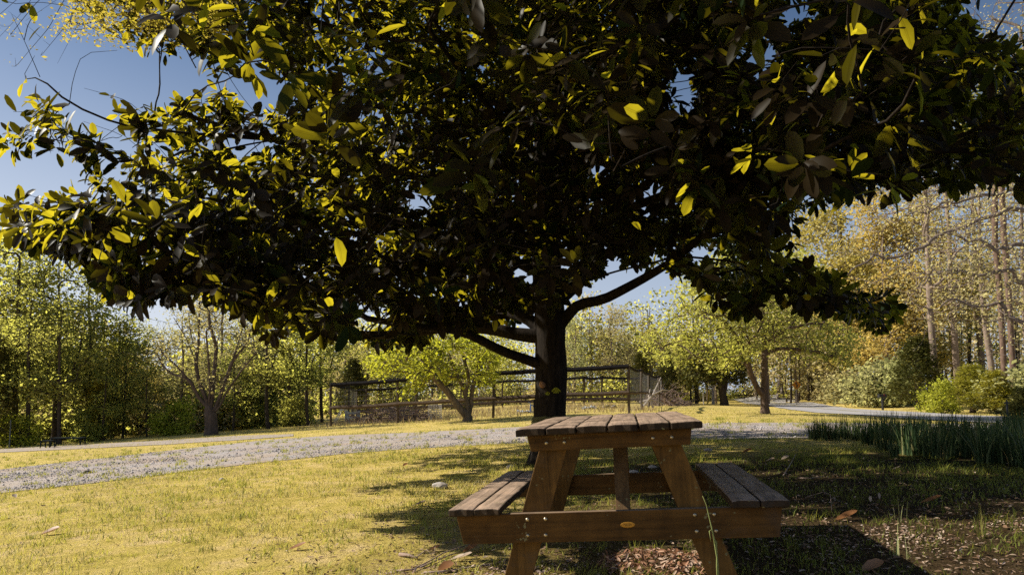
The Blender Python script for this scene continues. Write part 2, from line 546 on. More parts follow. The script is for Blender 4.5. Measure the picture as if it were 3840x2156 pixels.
def gravel_mat(name, warm):
    m, nt, out = new_mat(name)
    v = objco(nt)
    vo = N(nt, 'TexVoronoi'); vo.inputs['Scale'].default_value = 48; L(nt, v, vo.inputs['Vector'])
    n2 = noise(nt, v, 1.1, 4); n3 = noise(nt, v, 60, 4)
    c = ramp(nt, vo.outputs['Color'], [(0.1, (0.25, 0.23, 0.235)), (0.5, (0.43, 0.39, 0.385)), (0.9, (0.62, 0.565, 0.555))])
    c = mixc(nt, ramp(nt, n2, [(0.35, (0, 0, 0)), (0.65, (1, 1, 1))]), c, ramp(nt, n3, [(0.3, (0.32, 0.24, 0.18)), (0.7, (0.60, 0.46, 0.36))]))
    c = mixc(nt, 0.35 if warm else 0.1, c, (0.40, 0.30, 0.22))
    rut = ramp(nt, attr(nt, 'across'), [(0.14, (0, 0, 0)), (0.26, (.75, .75, .75)), (0.36, (0, 0, 0)), (0.58, (0, 0, 0)), (0.70, (.75, .75, .75)), (0.82, (0, 0, 0))])
    c = mixc(nt, rut, c, ramp(nt, n3, [(0.3, (0.38, 0.31, 0.26)), (0.7, (0.58, 0.49, 0.42))]))
    pbr(nt, out, c, 0.95, 0.1, vo.outputs['Distance'], 0.5, 0.008)
    return m


drive, DRIVE_POLY = strip_sheet('gravel_driveway', DN, DF, gravel_mat('gravel_bed', False), 220, 12, 0.008, 0.10, 3)
tn = np.array([ground_at(*q) for q in [(-300, 1715), (0, 1697), (300, 1683), (600, 1668), (900, 1650), (1100, 1636)]])
tf = np.array([ground_at(*q) for q in [(-300, 1700), (0, 1684), (300, 1668), (600, 1652), (900, 1634), (1100, 1628)]])
strip_sheet('gravel_track', tn, tf, gravel_mat('gravel_worn', True), 120, 6, 0.012, 0.10, 4)
m, nt, out = new_mat('asphalt')
f1 = noise(nt, objco(nt), 30, 5); f2 = noise(nt, objco(nt), 0.4, 4)
c = mixc(nt, 0.6, ramp(nt, f1, [(0.3, (0.30, 0.28, 0.285)), (0.7, (0.44, 0.41, 0.41))]), ramp(nt, f2, [(0.3, (0.32, 0.30, 0.30)), (0.7, (0.46, 0.43, 0.42))]))
pbr(nt, out, mixc(nt, 0.35, c, (0.56, 0.50, 0.47)), 0.9, 0.08, f1, 0.4, 0.01)
rn = np.array([[19, -20], [16.5, 8], [14.6, 20], [14.2, 27], [14.2, 31], [15.6, 38], [20.6, 55], [26.5, 80], [33, 110]], float)
rf = np.array([[26, -20], [24, 8], [22.4, 20], [21.6, 30], [21.8, 37], [23.0, 46], [27, 60], [32.5, 80], [39, 110]], float)
road, ROAD_POLY = strip_sheet('road', rn, rf, m, 160, 8, 0.03, 0.04, 5)
em_mat = flat_mat('faded_road_paint', (0.5, 0.42, 0.16), (0.4, 0.36, 0.2), 8, 0.8)
cen = (resample(rn, 120) + resample(rf, 120)) / 2
for off_ in (-0.16, 0.16):
    dn = unit(resample(rf, 120) - resample(rn, 120))
    strip_sheet('road_marking', cen + dn * (off_ - 0.05), cen + dn * (off_ + 0.05), em_mat, 120, 2, 0.036, 0.0, 6)

# ------------------------------------------------------------------ gravel stones, grass, litter (stuff nobody could count)
rng = np.random.default_rng(5)


def vnoise(x, y, s, seed=0):
    r = np.random.default_rng(seed); T = r.uniform(0, 1, (64, 64))
    u, v = x * s + 1000, y * s + 1000
    iu, iv = np.floor(u).astype(int), np.floor(v).astype(int); fu, fv = u - iu, v - iv
    fu = fu * fu * (3 - 2 * fu); fv = fv * fv * (3 - 2 * fv)
    q = lambda a_, b_: T[a_ % 64, b_ % 64]
    return (q(iu, iv) * (1 - fu) + q(iu + 1, iv) * fu) * (1 - fv) + (q(iu, iv + 1) * (1 - fu) + q(iu + 1, iv + 1) * fu) * fv


def sample_area(n, dmin, dmax, pw=1.0, xm=0.80):
    """ground points spread over what the lawn shows, denser close by"""
    u = rng.uniform(0, 1, n)
    d = (dmin ** pw + u * (dmax ** pw - dmin ** pw)) ** (1 / pw)
    x = rng.uniform(-xm, xm, n) * d
    return x, d


x, y = sample_area(110000, 8.0, 18, 1.0, 0.9)
ok = inside(DRIVE_POLY, x, y); x, y = x[ok], y[ok]
n = len(x)
s = np.abs(rng.normal(0, 1, n)) ** 1.5 * 0.0045 + 0.0045
keep = rng.uniform(0, 1, n) < np.clip((vnoise(x * 0.7, y * 1.4, 0.9, 12) - 0.22) * 2.2, 0.12, 1)
uu = (y - np.interp(x, DN[:, 0], DN[:, 1])) / (np.interp(x, DF[:, 0], DF[:, 1]) - np.interp(x, DN[:, 0], DN[:, 1]))
keep &= rng.uniform(0, 1, n) > 0.75 * (np.exp(-((uu - .26) / .07) ** 2) + np.exp(-((uu - .7) / .08) ** 2))
x, y, s = x[keep], y[keep], s[keep]; n = len(x)
ico = np.array([[0, 0, 1], [.9, 0, .1], [.1, .95, 0], [-.85, .1, .1], [0, -.9, 0], [0.1, 0, -.5]])
icf = np.array([[0, 1, 2], [0, 2, 3], [0, 3, 4], [0, 4, 1], [5, 2, 1], [5, 3, 2], [5, 4, 3], [5, 1, 4]])
a = rng.uniform(0, 2 * PI, n); sq = rng.uniform(0.6, 1.5, (n, 3)) * s[:, None]
ca, sa = np.cos(a)[:, None], np.sin(a)[:, None]
lx, ly, lz = ico[None, :, 0] * sq[:, :1], ico[None, :, 1] * sq[:, 1:2], ico[None, :, 2] * sq[:, 2:] * 0.8
V = np.stack([x[:, None] + lx * ca - ly * sa, y[:, None] + lx * sa + ly * ca, (g(x, y) + 0.010)[:, None] + lz + 0.3 * s[:, None]], -1)
m, nt, out = new_mat('gravel_stone')
pbr(nt, out, ramp(nt, attr(nt), [(0.0, (0.18, 0.17, 0.18)), (0.5, (0.43, 0.395, 0.395)), (1.0, (0.74, 0.69, 0.68))]), 0.9, 0.2)
tag(link('gravel', mk_mesh('gravel', V, [(np.arange(n)[:, None, None] * 6 + icf[None]).reshape(-1, 3)], {'tint': np.repeat(rng.uniform(0, 1, n) ** 1.3, 6)}, mats=[m])),
    'loose pale grey stones scattered over the drive', 'gravel', kind='stuff')


def litter_zone(x, y):
    d = np.hypot(x - 2.2, (y - 4.2) * 0.8)
    return np.clip((4.3 - d) / 2.4, 0, 1)


x1, y1 = sample_area(150000, 2.9, 13, 1.0); x2, y2 = sample_area(70000, 11, 40, 1.0)
x = np.concatenate([x1, x2]); y = np.concatenate([y1, y2])
cx2, cy2 = sample_area(1800, 3.0, 20, 1.0); kk_ = rng.integers(8, 24, 1800)
cx2, cy2 = np.repeat(cx2, kk_) + rng.normal(0, .035, kk_.sum()), np.repeat(cy2, kk_) + rng.normal(0, .035, kk_.sum())
ex, ey = [], []
for E_, sg_ in ((resample(DN, 5200), -1), (resample(DF, 3000), 1)):
    ex.append(E_[:, 0] + rng.normal(0, .06, len(E_))); ey.append(E_[:, 1] + sg_ * np.abs(rng.normal(0.02, .12, len(E_))))
ex, ey = np.concatenate(ex), np.concatenate(ey); ek = rng.uniform(0, 1, len(ex)) < np.clip((vnoise(ex, ey, 1.7, 33) - .25) * 2.4, .1, 1); ex, ey = ex[ek], ey[ek]
n0 = len(x); x = np.concatenate([x, cx2, ex]); y = np.concatenate([y, cy2, ey])
tall = np.zeros(len(x)); tall[n0:] = 1
pn = vnoise(x, y, 1.3, 1) * 0.6 + vnoise(x, y, 5.0, 2) * 0.4
keep = (~inside(DRIVE_POLY, x, y)) & (~inside(ROAD_POLY, x, y)) & (rng.uniform(0, 1, len(x)) < np.clip((pn - 0.28) * 2.6, 0.10, 1) * (1 - 0.55 * litter_zone(x, y)) + tall)
keep |= (tall > 0) & (~inside(ROAD_POLY, x, y))
x, y, pn, tall = x[keep], y[keep], pn[keep], tall[keep]; n = len(x)
H = rng.uniform(0.018, 0.050, n) * (0.6 + pn) * (1 + 0.012 * y) * (1 + 0.6 * tall)
a = rng.uniform(0, 2 * PI, n)
shz = np.clip((x + 0.2) / 1.4, 0, 1) * np.clip((10.0 - y) / 2.0, 0, 1)  # crown shade zone, painted into the blade tint below
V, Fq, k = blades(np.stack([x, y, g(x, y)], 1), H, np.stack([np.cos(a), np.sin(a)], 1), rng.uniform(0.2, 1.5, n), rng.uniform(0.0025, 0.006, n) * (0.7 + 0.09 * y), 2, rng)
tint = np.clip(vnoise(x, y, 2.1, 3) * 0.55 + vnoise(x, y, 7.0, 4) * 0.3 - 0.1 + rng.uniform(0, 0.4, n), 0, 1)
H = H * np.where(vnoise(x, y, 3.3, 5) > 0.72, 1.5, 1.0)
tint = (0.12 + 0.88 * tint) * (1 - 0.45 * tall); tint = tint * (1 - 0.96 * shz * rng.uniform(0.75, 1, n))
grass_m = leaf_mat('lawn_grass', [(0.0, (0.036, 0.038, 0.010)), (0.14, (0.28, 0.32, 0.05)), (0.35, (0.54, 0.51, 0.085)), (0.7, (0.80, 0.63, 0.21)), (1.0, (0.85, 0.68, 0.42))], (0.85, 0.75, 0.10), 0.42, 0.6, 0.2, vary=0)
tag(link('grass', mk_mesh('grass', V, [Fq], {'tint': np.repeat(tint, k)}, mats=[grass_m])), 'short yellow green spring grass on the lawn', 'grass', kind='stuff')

# leaf litter
x, y = sample_area(42000, 2.9, 12, 1.0)
lz = litter_zone(x, y)
keep = (~inside(DRIVE_POLY, x, y)) & (rng.uniform(0, 1, len(x)) < lz * 0.9 + 0.035)
x, y = x[keep], y[keep]; n = len(x)
P = np.stack([x, y, g(x, y) + rng.uniform(0.003, 0.016, n)], 1)
D = unit(np.stack([rng.normal(0, 1, n), rng.normal(0, 1, n), np.zeros(n)], 1) + np.array([0, 0, 1]) * rng.normal(0, 0.10, n)[:, None])
Nn = unit(np.stack([rng.normal(0, .3, n), rng.normal(0, .3, n), np.ones(n)], 1))
Ln = rng.uniform(0.012, 0.040, n) * np.where(rng.uniform(0, 1, n) > 0.985, 1.5, 1.0)
V, f4, f3 = big_leaves(P, D, Nn, Ln, Ln * rng.uniform(0.25, 0.55, n), rng.uniform(-0.3, 0.3, n), 0.2)
lit_m = leaf_mat('dead_leaf_litter', [(0.0, (0.07, 0.04, 0.02)), (0.5, (0.22, 0.13, 0.075)), (0.85, (0.42, 0.28, 0.19)), (1.0, (0.62, 0.47, 0.36))], (0.3, 0.15, 0.06), 0.12, 0.7, 0.2, vary=0)
tag(link('leaf_litter', mk_mesh('leaf_litter', V, [f4, f3], {'tint': np.repeat(rng.uniform(0, 1, n), 11)}, mats=[lit_m])), 'brown shredded dead leaves on the ground around the table', 'leaf litter', kind='stuff')

exec_parts = True

# sunlit pinkish leaf crumbs beside the table
n = 15000
x = np.concatenate([rng.uniform(1.6, 4.4, n // 3 * 2), rng.uniform(-0.9, 0.6, n // 3)]); y = np.concatenate([rng.uniform(2.9, 4.35, n // 3 * 2), rng.uniform(2.9, 3.9, n // 3)])
keep = rng.uniform(0, 1, len(x)) < np.clip((vnoise(x, y, 2.6, 21) - 0.40) * 1.6, 0.02, 1)
x, y = x[keep], y[keep]; n = len(x)
P = np.stack([x, y, g(x, y) + rng.uniform(0.004, 0.02, n)], 1)
D = unit(np.stack([rng.normal(0, 1, n), rng.normal(0, 1, n), rng.normal(0, 0.25, n)], 1)); Ln = rng.uniform(0.008, 0.028, n)
V, f4, f3 = big_leaves(P, D, unit(rng.normal(0, .35, (n, 3)) + np.array([0, 0, 1])), Ln, Ln * rng.uniform(0.25, 0.6, n), rng.uniform(-0.4, 0.4, n), 0.25)
pink_m = leaf_mat('pinkish_leaf_crumbs', [(0, (0.24, 0.13, 0.08)), (0.5, (0.50, 0.33, 0.24)), (1, (0.72, 0.56, 0.46))], (0.4, 0.22, 0.12), 0.12, 0.7, 0.2, vary=0)
tag(link('leaf_crumbs', mk_mesh('leaf_crumbs', V, [f4, f3], {'tint': np.repeat(rng.uniform(0, 1, n), 11)}, mats=[pink_m])), 'pinkish crumbled leaves on the bare ground at both ends of the table', 'leaf litter', kind='stuff')

# ------------------------------------------------------------------ the magnolia
rng = np.random.default_rng(21)
TB = np.array([0.495, 9.06, 0.0]); TB[2] = float(g(TB[0], TB[1])) - 0.05
TD = 9.06
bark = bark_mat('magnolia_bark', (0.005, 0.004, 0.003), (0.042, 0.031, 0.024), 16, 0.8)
trunk_px = [(2062, 1640), (2064, 1500), (2066, 1380), (2064, 1260), (2060, 1150), (2052, 1020), (2046, 900), (2050, 760), (2058, 600), (2062, 420), (2066, 200), (2075, -100), (2080, -400), (2085, -800)]
trunk = [TB] + [at(px, py, TD + 0.0) for px, py in trunk_px]


def limb(pts):
    """(px, py, depth) list"""
    return [at(*q) for q in pts]


limbs = [
    limb([(2064, 1395, 9.06), (1985, 1352, 8.95), (1880, 1316, 8.7), (1780, 1262, 8.4), (1700, 1236, 8.0), (1560, 1225, 7.6), (1350, 1190, 7.0)]),
    limb([(2064, 1290, 9.06), (1960, 1258, 9.1), (1840, 1232, 9.2), (1700, 1224, 9.3), (1560, 1246, 9.2), (1430, 1258, 9.1), (1300, 1250, 9.0), (1150, 1215, 8.9)]),
    limb([(2060, 1215, 9.06), (1960, 1180, 9.3), (1830, 1170, 9.8), (1650, 1165, 10.3), (1400, 1130, 11.0)]),
    limb([(2064, 1235, 9.06), (2130, 1180, 9.0), (2170, 1140, 8.9), (2260, 1125, 8.7), (2340, 1085, 8.5), (2440, 1030, 8.3), (2530, 975, 8.0), (2640, 880, 7.6), (2800, 760, 7.0)]),
    limb([(2060, 1160, 9.06), (2150, 1080, 9.2), (2240, 985, 9.5), (2330, 900, 9.9), (2460, 800, 10.4)]),
    limb([(2052, 1050, 9.06), (1950, 990, 8.7), (1800, 930, 8.2), (1560, 880, 7.6), (1250, 830, 6.9), (950, 800, 6.2), (700, 800, 5.6)]),
    limb([(2046, 940, 9.06), (1850, 800, 8.8), (1640, 690, 8.5), (1400, 610, 8.2), (1000, 520, 7.6), (650, 420, 7.0)]),
    limb([(2048, 850, 9.06), (2160, 740, 8.6), (2300, 620, 8.0), (2500, 500, 7.2), (2750, 380, 6.2), (3000, 330, 5.2), (3150, 330, 4.2)]),
    limb([(2058, 900, 9.06), (2250, 820, 8.2), (2500, 730, 7.2), (2850, 640, 6.2), (3250, 600, 5.4), (3600, 560, 5.0)]),
    limb([(2060, 1100, 9.06), (2300, 1020, 8.4), (2550, 960, 7.8), (2750, 980, 7.2), (2900, 1040, 6.7), (3100, 1110, 6.3), (3300, 1165, 6.0)]),
    limb([(2060, 620, 9.06), (1900, 480, 8.0), (1750, 300, 7.0), (1600, 100, 6.0)]),
    limb([(2060, 560, 9.06), (2150, 420, 8.0), (2300, 250, 6.8), (2500, 60, 5.6)]),
    limb([(2062, 500, 9.06), (1700, 300, 8.6), (1300, 120, 8.2), (800, -50, 7.6)]),
    limb([(1000, 520, 7.6), (700, 500, 6.9), (450, 470, 6.4), (260, 390, 6.1), (150, 290, 6.1)]),
    limb([(950, 800, 6.2), (700, 860, 5.4), (480, 840, 4.8), (330, 790, 4.4)]),
    limb([(2050, 980, 9.06), (2300, 860, 10.5), (2600, 700, 12)]),
    limb([(2050, 980, 9.06), (1900, 840, 10.5), (1700, 700, 12.5)]),
    limb([(2050, 700, 9.06), (2250, 500, 11), (2500, 330, 12.5)]),
    limb([(2050, 700, 9.06), (1850, 500, 11), (1500, 330, 12.5)]),
    limb([(1650, 1165, 10.3), (1350, 1100, 11.5), (1000, 1080, 12.0)]),
]
# outline of the crown as the photo shows it
OUT = [(-60, 120), (60, 110), (230, 95), (420, 130), (470, 230), (420, 330), (330, 300), (150, 330), (30, 480), (0, 560), (60, 640), (250, 560), (330, 700), (20, 700), (10, 860), (150, 920), (370, 990), (410, 1120), (560, 1130),
       (640, 1085), (780, 1080), (830, 1170), (1000, 1250), (1200, 1260), (1320, 1235), (1390, 1290), (1560, 1285), (1640, 1240), (1800, 1230), (1985, 1190), (2010, 1130), (2090, 1100),
       (2180, 1090), (2330, 1050), (2480, 1010), (2600, 1030), (2700, 1130), (2790, 1180), (2860, 1080), (2960, 1060), (3020, 1150), (3180, 1170), (3300, 1240), (3400, 1150), (3250, 1090), (3050, 990), (2950, 960),
       (2900, 900), (3020, 800), (3120, 740), (3320, 690), (3700, 670), (3830, 720), (3900, 700), (3990, 250), (3700, 160), (3640, 90), (3600, -60), (-60, -60)]
# gaps where the sky shows through, kept free of leaf whorls
GAPS = [((560, 300), (150, 90)), ((720, 250), (70, 60)), ((1010, 330), (80, 60)), ((150, 640), (140, 70)), ((890, 280), (60, 50)), ((930, 530), (60, 45)),
        ((1420, 230), (38, 34)), ((1780, 70), (26, 40)), ((2570, 300), (34, 60)), ((2580, 390), (40, 30)), ((2100, 960), (38, 50)), ((2350, 1050), (110, 26)), ((2240, 1085), (60, 40)),
        ((2050, 560), (28, 30)), ((2460, 700), (50, 32)), ((2290, 980), (40, 24)), ((1960, 1010), (40, 30)), ((1570, 740), (50, 24)), ((1390, 1190), (55, 38)), ((2640, 960), (40, 24)), ((3000, 40), (70, 40)), ((2860, 200), (60, 60)), ((2250, 640), (22, 26))]


def crown_points(n):
    a = rng.uniform(0, 2 * PI, n * 6)
    h = rng.uniform(0.0, 1.0, n * 6)
    z = 1.55 + h * 8.2
    Rz = np.interp(z, [1.5, 2.2, 3.5, 5.0, 6.5, 8.0, 9.8], [5.2, 6.2, 6.4, 5.9, 4.8, 3.2, 0.5])
    r = Rz * rng.uniform(0.12, 1.0, n * 6) ** 0.55
    P = np.stack([TB[0] + r * np.cos(a), TB[1] + r * np.sin(a), z], 1)
    P[:, 2] += 0.058 * (P[:, 0] - 0.4)
    return P


P = crown_points(6000)
px, py = project(P)
vis = (px > -150) & (px < 3990) & (py > -250) & (P[:, 1] > 0.5)
keep = np.where(vis, inside(OUT, px, py) | (py < -60), True)
lowcut = (P[:, 1] < 6.5) & (P[:, 2] < 1.75) & ~vis
keep &= ~lowcut & (np.linalg.norm(P - np.array([0, 0, CZ]), axis=1) > 3.2) & (P[:, 1] > 2.4)
for (cx_, cy_), (rx_, ry_) in GAPS:
    keep &= ~((((px - cx_) / (rx_ + 25)) ** 2 + ((py - cy_) / (ry_ + 25)) ** 2 < 1) & vis)
P = P[keep]
rng.shuffle(P)
print('whorls', len(P)); P = P[:9300]
SD = np.array(sdir)


rs_ = np.random.default_rng(99)
SUNNY = tuple((at(rs_.uniform(150, 1300) if k_ < 64 else rs_.uniform(1300, 2900), rs_.uniform(60, 1120) if k_ < 64 else rs_.uniform(40, 800), rs_.uniform(5.2, 8.6)), rs_.uniform(0.16, 0.40)) for k_ in range(74))


def sun_gap(Q, r_):
    """openings in the crown through which the sun reaches the table and the lit patches"""
    def hit(z0):
        s_ = (Q[:, 2] - z0) / SD[2]
        return Q[:, 0] - SD[0] * s_, Q[:, 1] - SD[1] * s_
    u = r_.uniform(0, 1, len(Q)); cut = np.zeros(len(Q), bool)
    hx, hy = hit(0.79); cut |= (hx > -0.05) & (hx < 1.2) & (hy > 2.9) & (hy < 4.9) & (u < 0.95)
    hx, hy = hit(0.44); cut |= (hx > -0.45) & (hx < -0.02) & (hy > 2.9) & (hy < 3.75) & (u < 0.9)
    hx, hy = hit(0.0)
    cut |= (hx > 0.4) & (hx < 1.15) & (hy > 3.3) & (hy < 4.0)
    cut |= (hx > 1.7) & (hx < 4.4) & (hy > 3.0) & (hy < 4.35) & (u < 0.96)
    cut |= (hx < np.where(np.abs(hy - 5.3) < 0.28, -1.95, -1.15 - 0.12 * (hy - 5) + 0.4 * np.sin(hy * 3.1))) & (hy < 9) & (u < 0.93)
    cut |= (vnoise(hx, hy, 1.1, 9) > 0.70) & (hx < 6) & (hy < 9) & (u < 0.8)
    for c_, rr_ in ((at(3130, 250, 3.35), 0.46), (at(2990, 290, 3.4), 0.34), (at(3330, 200, 3.4), 0.36), (at(2060, 180, 5.0), 0.3), (at(300, 820, 4.4), 0.5), (at(1500, 900, 7.6), 0.5), (at(1300, 700, 7.6), 0.4), (at(520, 10, 6.2), 1.0)) + SUNNY:
        w_ = Q - c_; t_ = w_ @ SD; dist = np.linalg.norm(w_ - t_[:, None] * SD, axis=1)
        cut |= (t_ > 0.45) & (dist < rr_) & (u < 0.95)
    return cut


P = P[~sun_gap(P, rng)]
# the thinner left side of the crown
qn = 2600
qx, qy, qd = rng.uniform(-60, 1150, qn), rng.uniform(-60, 1120, qn), rng.uniform(5.0, 8.8, qn)
Q = np.array([at(*q) for q in zip(qx, qy, qd)])
kq = inside(OUT, qx, qy) & (np.hypot(Q[:, 0] - TB[0], Q[:, 1] - TB[1]) < 6.9)
for (cx_, cy_), (rx_, ry_) in GAPS:
    kq &= ~(((qx - cx_) / (rx_ + 30)) ** 2 + ((qy - cy_) / (ry_ + 30)) ** 2 < 1)
Q = Q[kq]; Q = Q[~sun_gap(Q, rng)]
P = np.concatenate([P, Q[:520]])
# the dark heart of the crown round the trunk
MID = [(1250, 450), (2750, 450), (2750, 900), (2520, 960), (2330, 1010), (2190, 1050), (2110, 1050), (2010, 1110), (1850, 1195), (1400, 1225), (1200, 1150)]
qn = 3600
qx, qy, qd = rng.uniform(1200, 2750, qn), rng.uniform(450, 1230, qn), np.where(rng.uniform(0, 1, qn) < 0.6, rng.uniform(5.8, 8.6, qn), rng.uniform(9.4, 12, qn))
Q = np.array([at(*q) for q in zip(qx, qy, qd)])
kq = inside(MID, qx, qy)
for (cx_, cy_), (rx_, ry_) in GAPS:
    kq &= ~(((qx - cx_) / (rx_ + 20)) ** 2 + ((qy - cy_) / (ry_ + 20)) ** 2 < 1)
Q = Q[kq]; Q = Q[~sun_gap(Q, rng)]
P = np.concatenate([P, Q[:520]])
# the dense shaded right side
qn = 2400
qx, qy, qd = rng.uniform(1500, 3800, qn), rng.uniform(-40, 700, qn), rng.uniform(5.0, 9.5, qn)
Q = np.array([at(*q) for q in zip(qx, qy, qd)])
kq = inside(OUT, qx, qy) & (np.hypot(Q[:, 0] - TB[0], Q[:, 1] - TB[1]) < 6.6) & (qx > 1500 + rng.uniform(0, 900, qn))
for (cx_, cy_), (rx_, ry_) in GAPS:
    kq &= ~(((qx - cx_) / (rx_ + 25)) ** 2 + ((qy - cy_) / (ry_ + 25)) ** 2 < 1)
Q = Q[kq]; Q = Q[~sun_gap(Q, rng)]
P = np.concatenate([P, Q[:750]])
# clusters the photo shows close to the lens
extra = [(2850, 260, 3.6), (2990, 230, 3.4), (3150, 180, 3.4), (3260, 130, 3.5), (3380, 230, 3.5), (3100, 400, 3.5), (3240, 370, 3.4), (3460, 240, 3.6), (2920, 320, 3.5), (290, 770, 4.3), (200, 830, 4.5), (390, 840, 4.4), (330, 900, 4.4), (420, 760, 4.6), (100, 730, 4.9), (60, 850, 5.0), (330, 760, 4.2), (760, 720, 4.6), (770, 800, 4.5), (560, 1030, 5.0), (480, 1040, 5.1), (620, 1040, 5.2), (700, 1020, 5.5), (770, 990, 5.5),
         (130, 210, 6.3), (310, 200, 6.2), (440, 190, 6.2), (80, 300, 6.2), (150, 420, 6.0), (50, 420, 6.1), (240, 400, 6.0), (90, 520, 5.8), (220, 570, 5.6), (560, 620, 5.8), (600, 340, 6.6), (800, 240, 6.8), (580, 400, 6.4),
         (2960, 180, 3.5), (3080, 210, 3.4), (3220, 260, 3.3), (3300, 190, 3.4), (3430, 190, 3.4), (3040, 330, 3.4), (3180, 330, 3.3), (3300, 330, 3.3), (2900, 400, 3.9), (3720, 560, 4.1), (3560, 540, 4.4), (3800, 640, 4.2), (3420, 600, 4.8),
         (1990, 170, 5.0), (2080, 240, 5.0), (2300, 180, 5.4), (2210, 430, 5.0), (2280, 520, 5.0), (2380, 540, 5.2), (3310, 1180, 6.0), (3220, 1150, 6.1), (3130, 1130, 6.2), (3040, 1110, 6.3), (2950, 1090, 6.5), (2700, 1120, 6.6), (2760, 1150, 6.6), (2880, 1030, 6.6),
         (1480, 1130, 6.0), (1500, 1180, 6.0), (1440, 1200, 6.3), (1370, 1230, 6.4), (1050, 1200, 6.4), (1000, 1230, 6.6), (1180, 1240, 6.6), (2000, 1120, 7.0), (1900, 1120, 6.8), (1800, 1150, 6.7), (1700, 1160, 6.4)]
P = np.concatenate([P, np.array([at(*q) for q in extra])])
pos, par, rad, chains, tipid = grow([trunk] + limbs, P, rng, 0.26, 0.205, 0.53, 0.0032, 0.10, 0.04, limb_w=16, down=1.0)
for li, (ra, rb) in enumerate([(0.205, 0.06), (0.066, 0.03), (0.092, 0.035), (0.08, 0.03), (0.076, 0.028), (0.085, 0.03), (0.06, 0.02), (0.06, 0.02)]):
    i0, i1 = grow.spans[li], grow.spans[li + 1]
    rad[i0:i1] = np.maximum(rad[i0:i1], np.linspace(ra, rb, i1 - i0) if li else np.interp(np.arange(i1 - i0), [0, 12, 20, i1 - i0], [0.2, 0.19, 0.14, 0.05]))
# the trunk keeps its girth up to the first forks
for q in range(len(pos)):
    pass
mag = thing('magnolia_tree', 'big dark spreading magnolia with glossy leaves shading the picnic table', 'tree', TB)
root_chain = [c for c in chains if c[0] == 0]


def put(name, V, faces, mat, parent, attrs=None, smooth=True):
    return link(name, mk_mesh(name, np.asarray(V) - np.array(parent.location), faces, attrs, smooth, [mat]), parent)


V, Fq = wood(root_chain, pos, rad, 18, 18, 0.0, flare=0.55)
# bark ridges
th = np.arctan2(V[:, 1] - TB[1], V[:, 0] - TB[0])
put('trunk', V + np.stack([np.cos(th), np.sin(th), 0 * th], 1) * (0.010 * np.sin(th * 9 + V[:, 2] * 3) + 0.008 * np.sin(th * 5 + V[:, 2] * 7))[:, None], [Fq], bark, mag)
rest = []
for c in chains:
    if c[0] == 0: continue
    if c[0] in root_chain[0] and rad[c[1]] > 0.03:
        V, Fq = wood([c], pos, rad, 10, 10)
        put('limb', V, [Fq], bark, mag)
    elif ((np.abs(pos[c, 0] + 1.9) < 0.2) & (np.abs(pos[c, 1] - 3.77) < 0.2) & (pos[c, 2] > 2.0) & (pos[c, 2] < 2.8)).sum() >= 2 and rad[c[1]] < 0.03: continue   # pruned
    elif rad[c[1]] < 0.022 and pos[c, 2].max() - pos[c, 2].min() > 0.7 and pos[c[0], 2] - pos[c, 2].min() > 0.65 * np.linalg.norm(pos[c[0]] - pos[c[int(np.argmin(pos[c, 2]))]]): continue   # no long hanging wires
    else: rest.append(c)
V, Fq = wood(rest, pos, rad, 7, 4, 0.02)
put('twigs', V, [Fq], bark, mag)
# leaf whorls
T = pos[tipid]; ax = unit(T - pos[par[tipid]])
outw = unit(T - np.array([TB[0], TB[1], 3.0]))
ax = unit(ax * 0.5 + outw * 0.5 + np.array([0, 0, 0.45]) + rng.normal(0, 0.25, T.shape))
# older leaves further back on the twigs
thin = np.where((rad < 0.0075) & (np.arange(len(pos)) > 200))[0]
thin = np.setdiff1d(thin, tipid); rng.shuffle(thin); thin = thin[:9500]
thin = thin[~sun_gap(pos[thin], rng)]
T = np.concatenate([T, pos[thin]])
ax = np.concatenate([ax, unit(unit(pos[thin] - pos[par[thin]]) * 0.4 + np.array([0, 0, 0.5]) + rng.normal(0, 0.45, (len(thin), 3)))])
inframe = project(T); gapc = np.zeros(len(T), bool)
for (cx_, cy_), (rx_, ry_) in GAPS:
    gapc |= ((inframe[0] - cx_) / (rx_ + 10)) ** 2 + ((inframe[1] - cy_) / (ry_ + 10)) ** 2 < 1
T, ax = T[~gapc], ax[~gapc]
M_ = 11
n = len(T)
A = np.repeat(ax, M_, 0); B = np.repeat(T, M_, 0)
ref = np.where(np.abs(A[:, 2:3]) < 0.9, np.array([[0, 0, 1.0]]), np.array([[1.0, 0, 0]]))
e1 = unit(np.cross(A, ref)); e2 = np.cross(A, e1)
kidx = np.tile(np.arange(M_), n)
ph = kidx * 2.399 + np.repeat(rng.uniform(0, 6.28, n), M_) + rng.normal(0, 0.2, n * M_)
pol = np.radians(38 + 62 * (kidx / (M_ - 1))) + rng.normal(0, 0.16, n * M_)
D = unit(A * np.cos(pol)[:, None] + (e1 * np.cos(ph)[:, None] + e2 * np.sin(ph)[:, None]) * np.sin(pol)[:, None] + np.array([0, 0, -1]) * np.abs(rng.normal(0.0, 0.45, n * M_))[:, None])
Nn = unit(A - D * (A * D).sum(1, keepdims=True) + rng.normal(0, 0.12, D.shape))
base = B - A * (0.10 * kidx / M_)[:, None]
Ln = rng.uniform(0.115, 0.20, n * M_) * np.repeat(rng.uniform(0.85, 1.1, n), M_) * np.where(kidx < 3, 0.8, 1.0)
keep = (rng.uniform(0, 1, n * M_) < 0.9) & ~sun_gap(base + D * 0.1, rng)
lpx, lpy = project(base + D * 0.1)
keep &= ~((lpy > 1310) & (lpx > -100) & (lpx < 3940))
V, f4, f3 = big_leaves(base[keep] + D[keep] * 0.02, D[keep], Nn[keep], Ln[keep], Ln[keep] * rng.uniform(0.38, 0.52, keep.sum()), rng.uniform(-0.12, 0.42, keep.sum()))
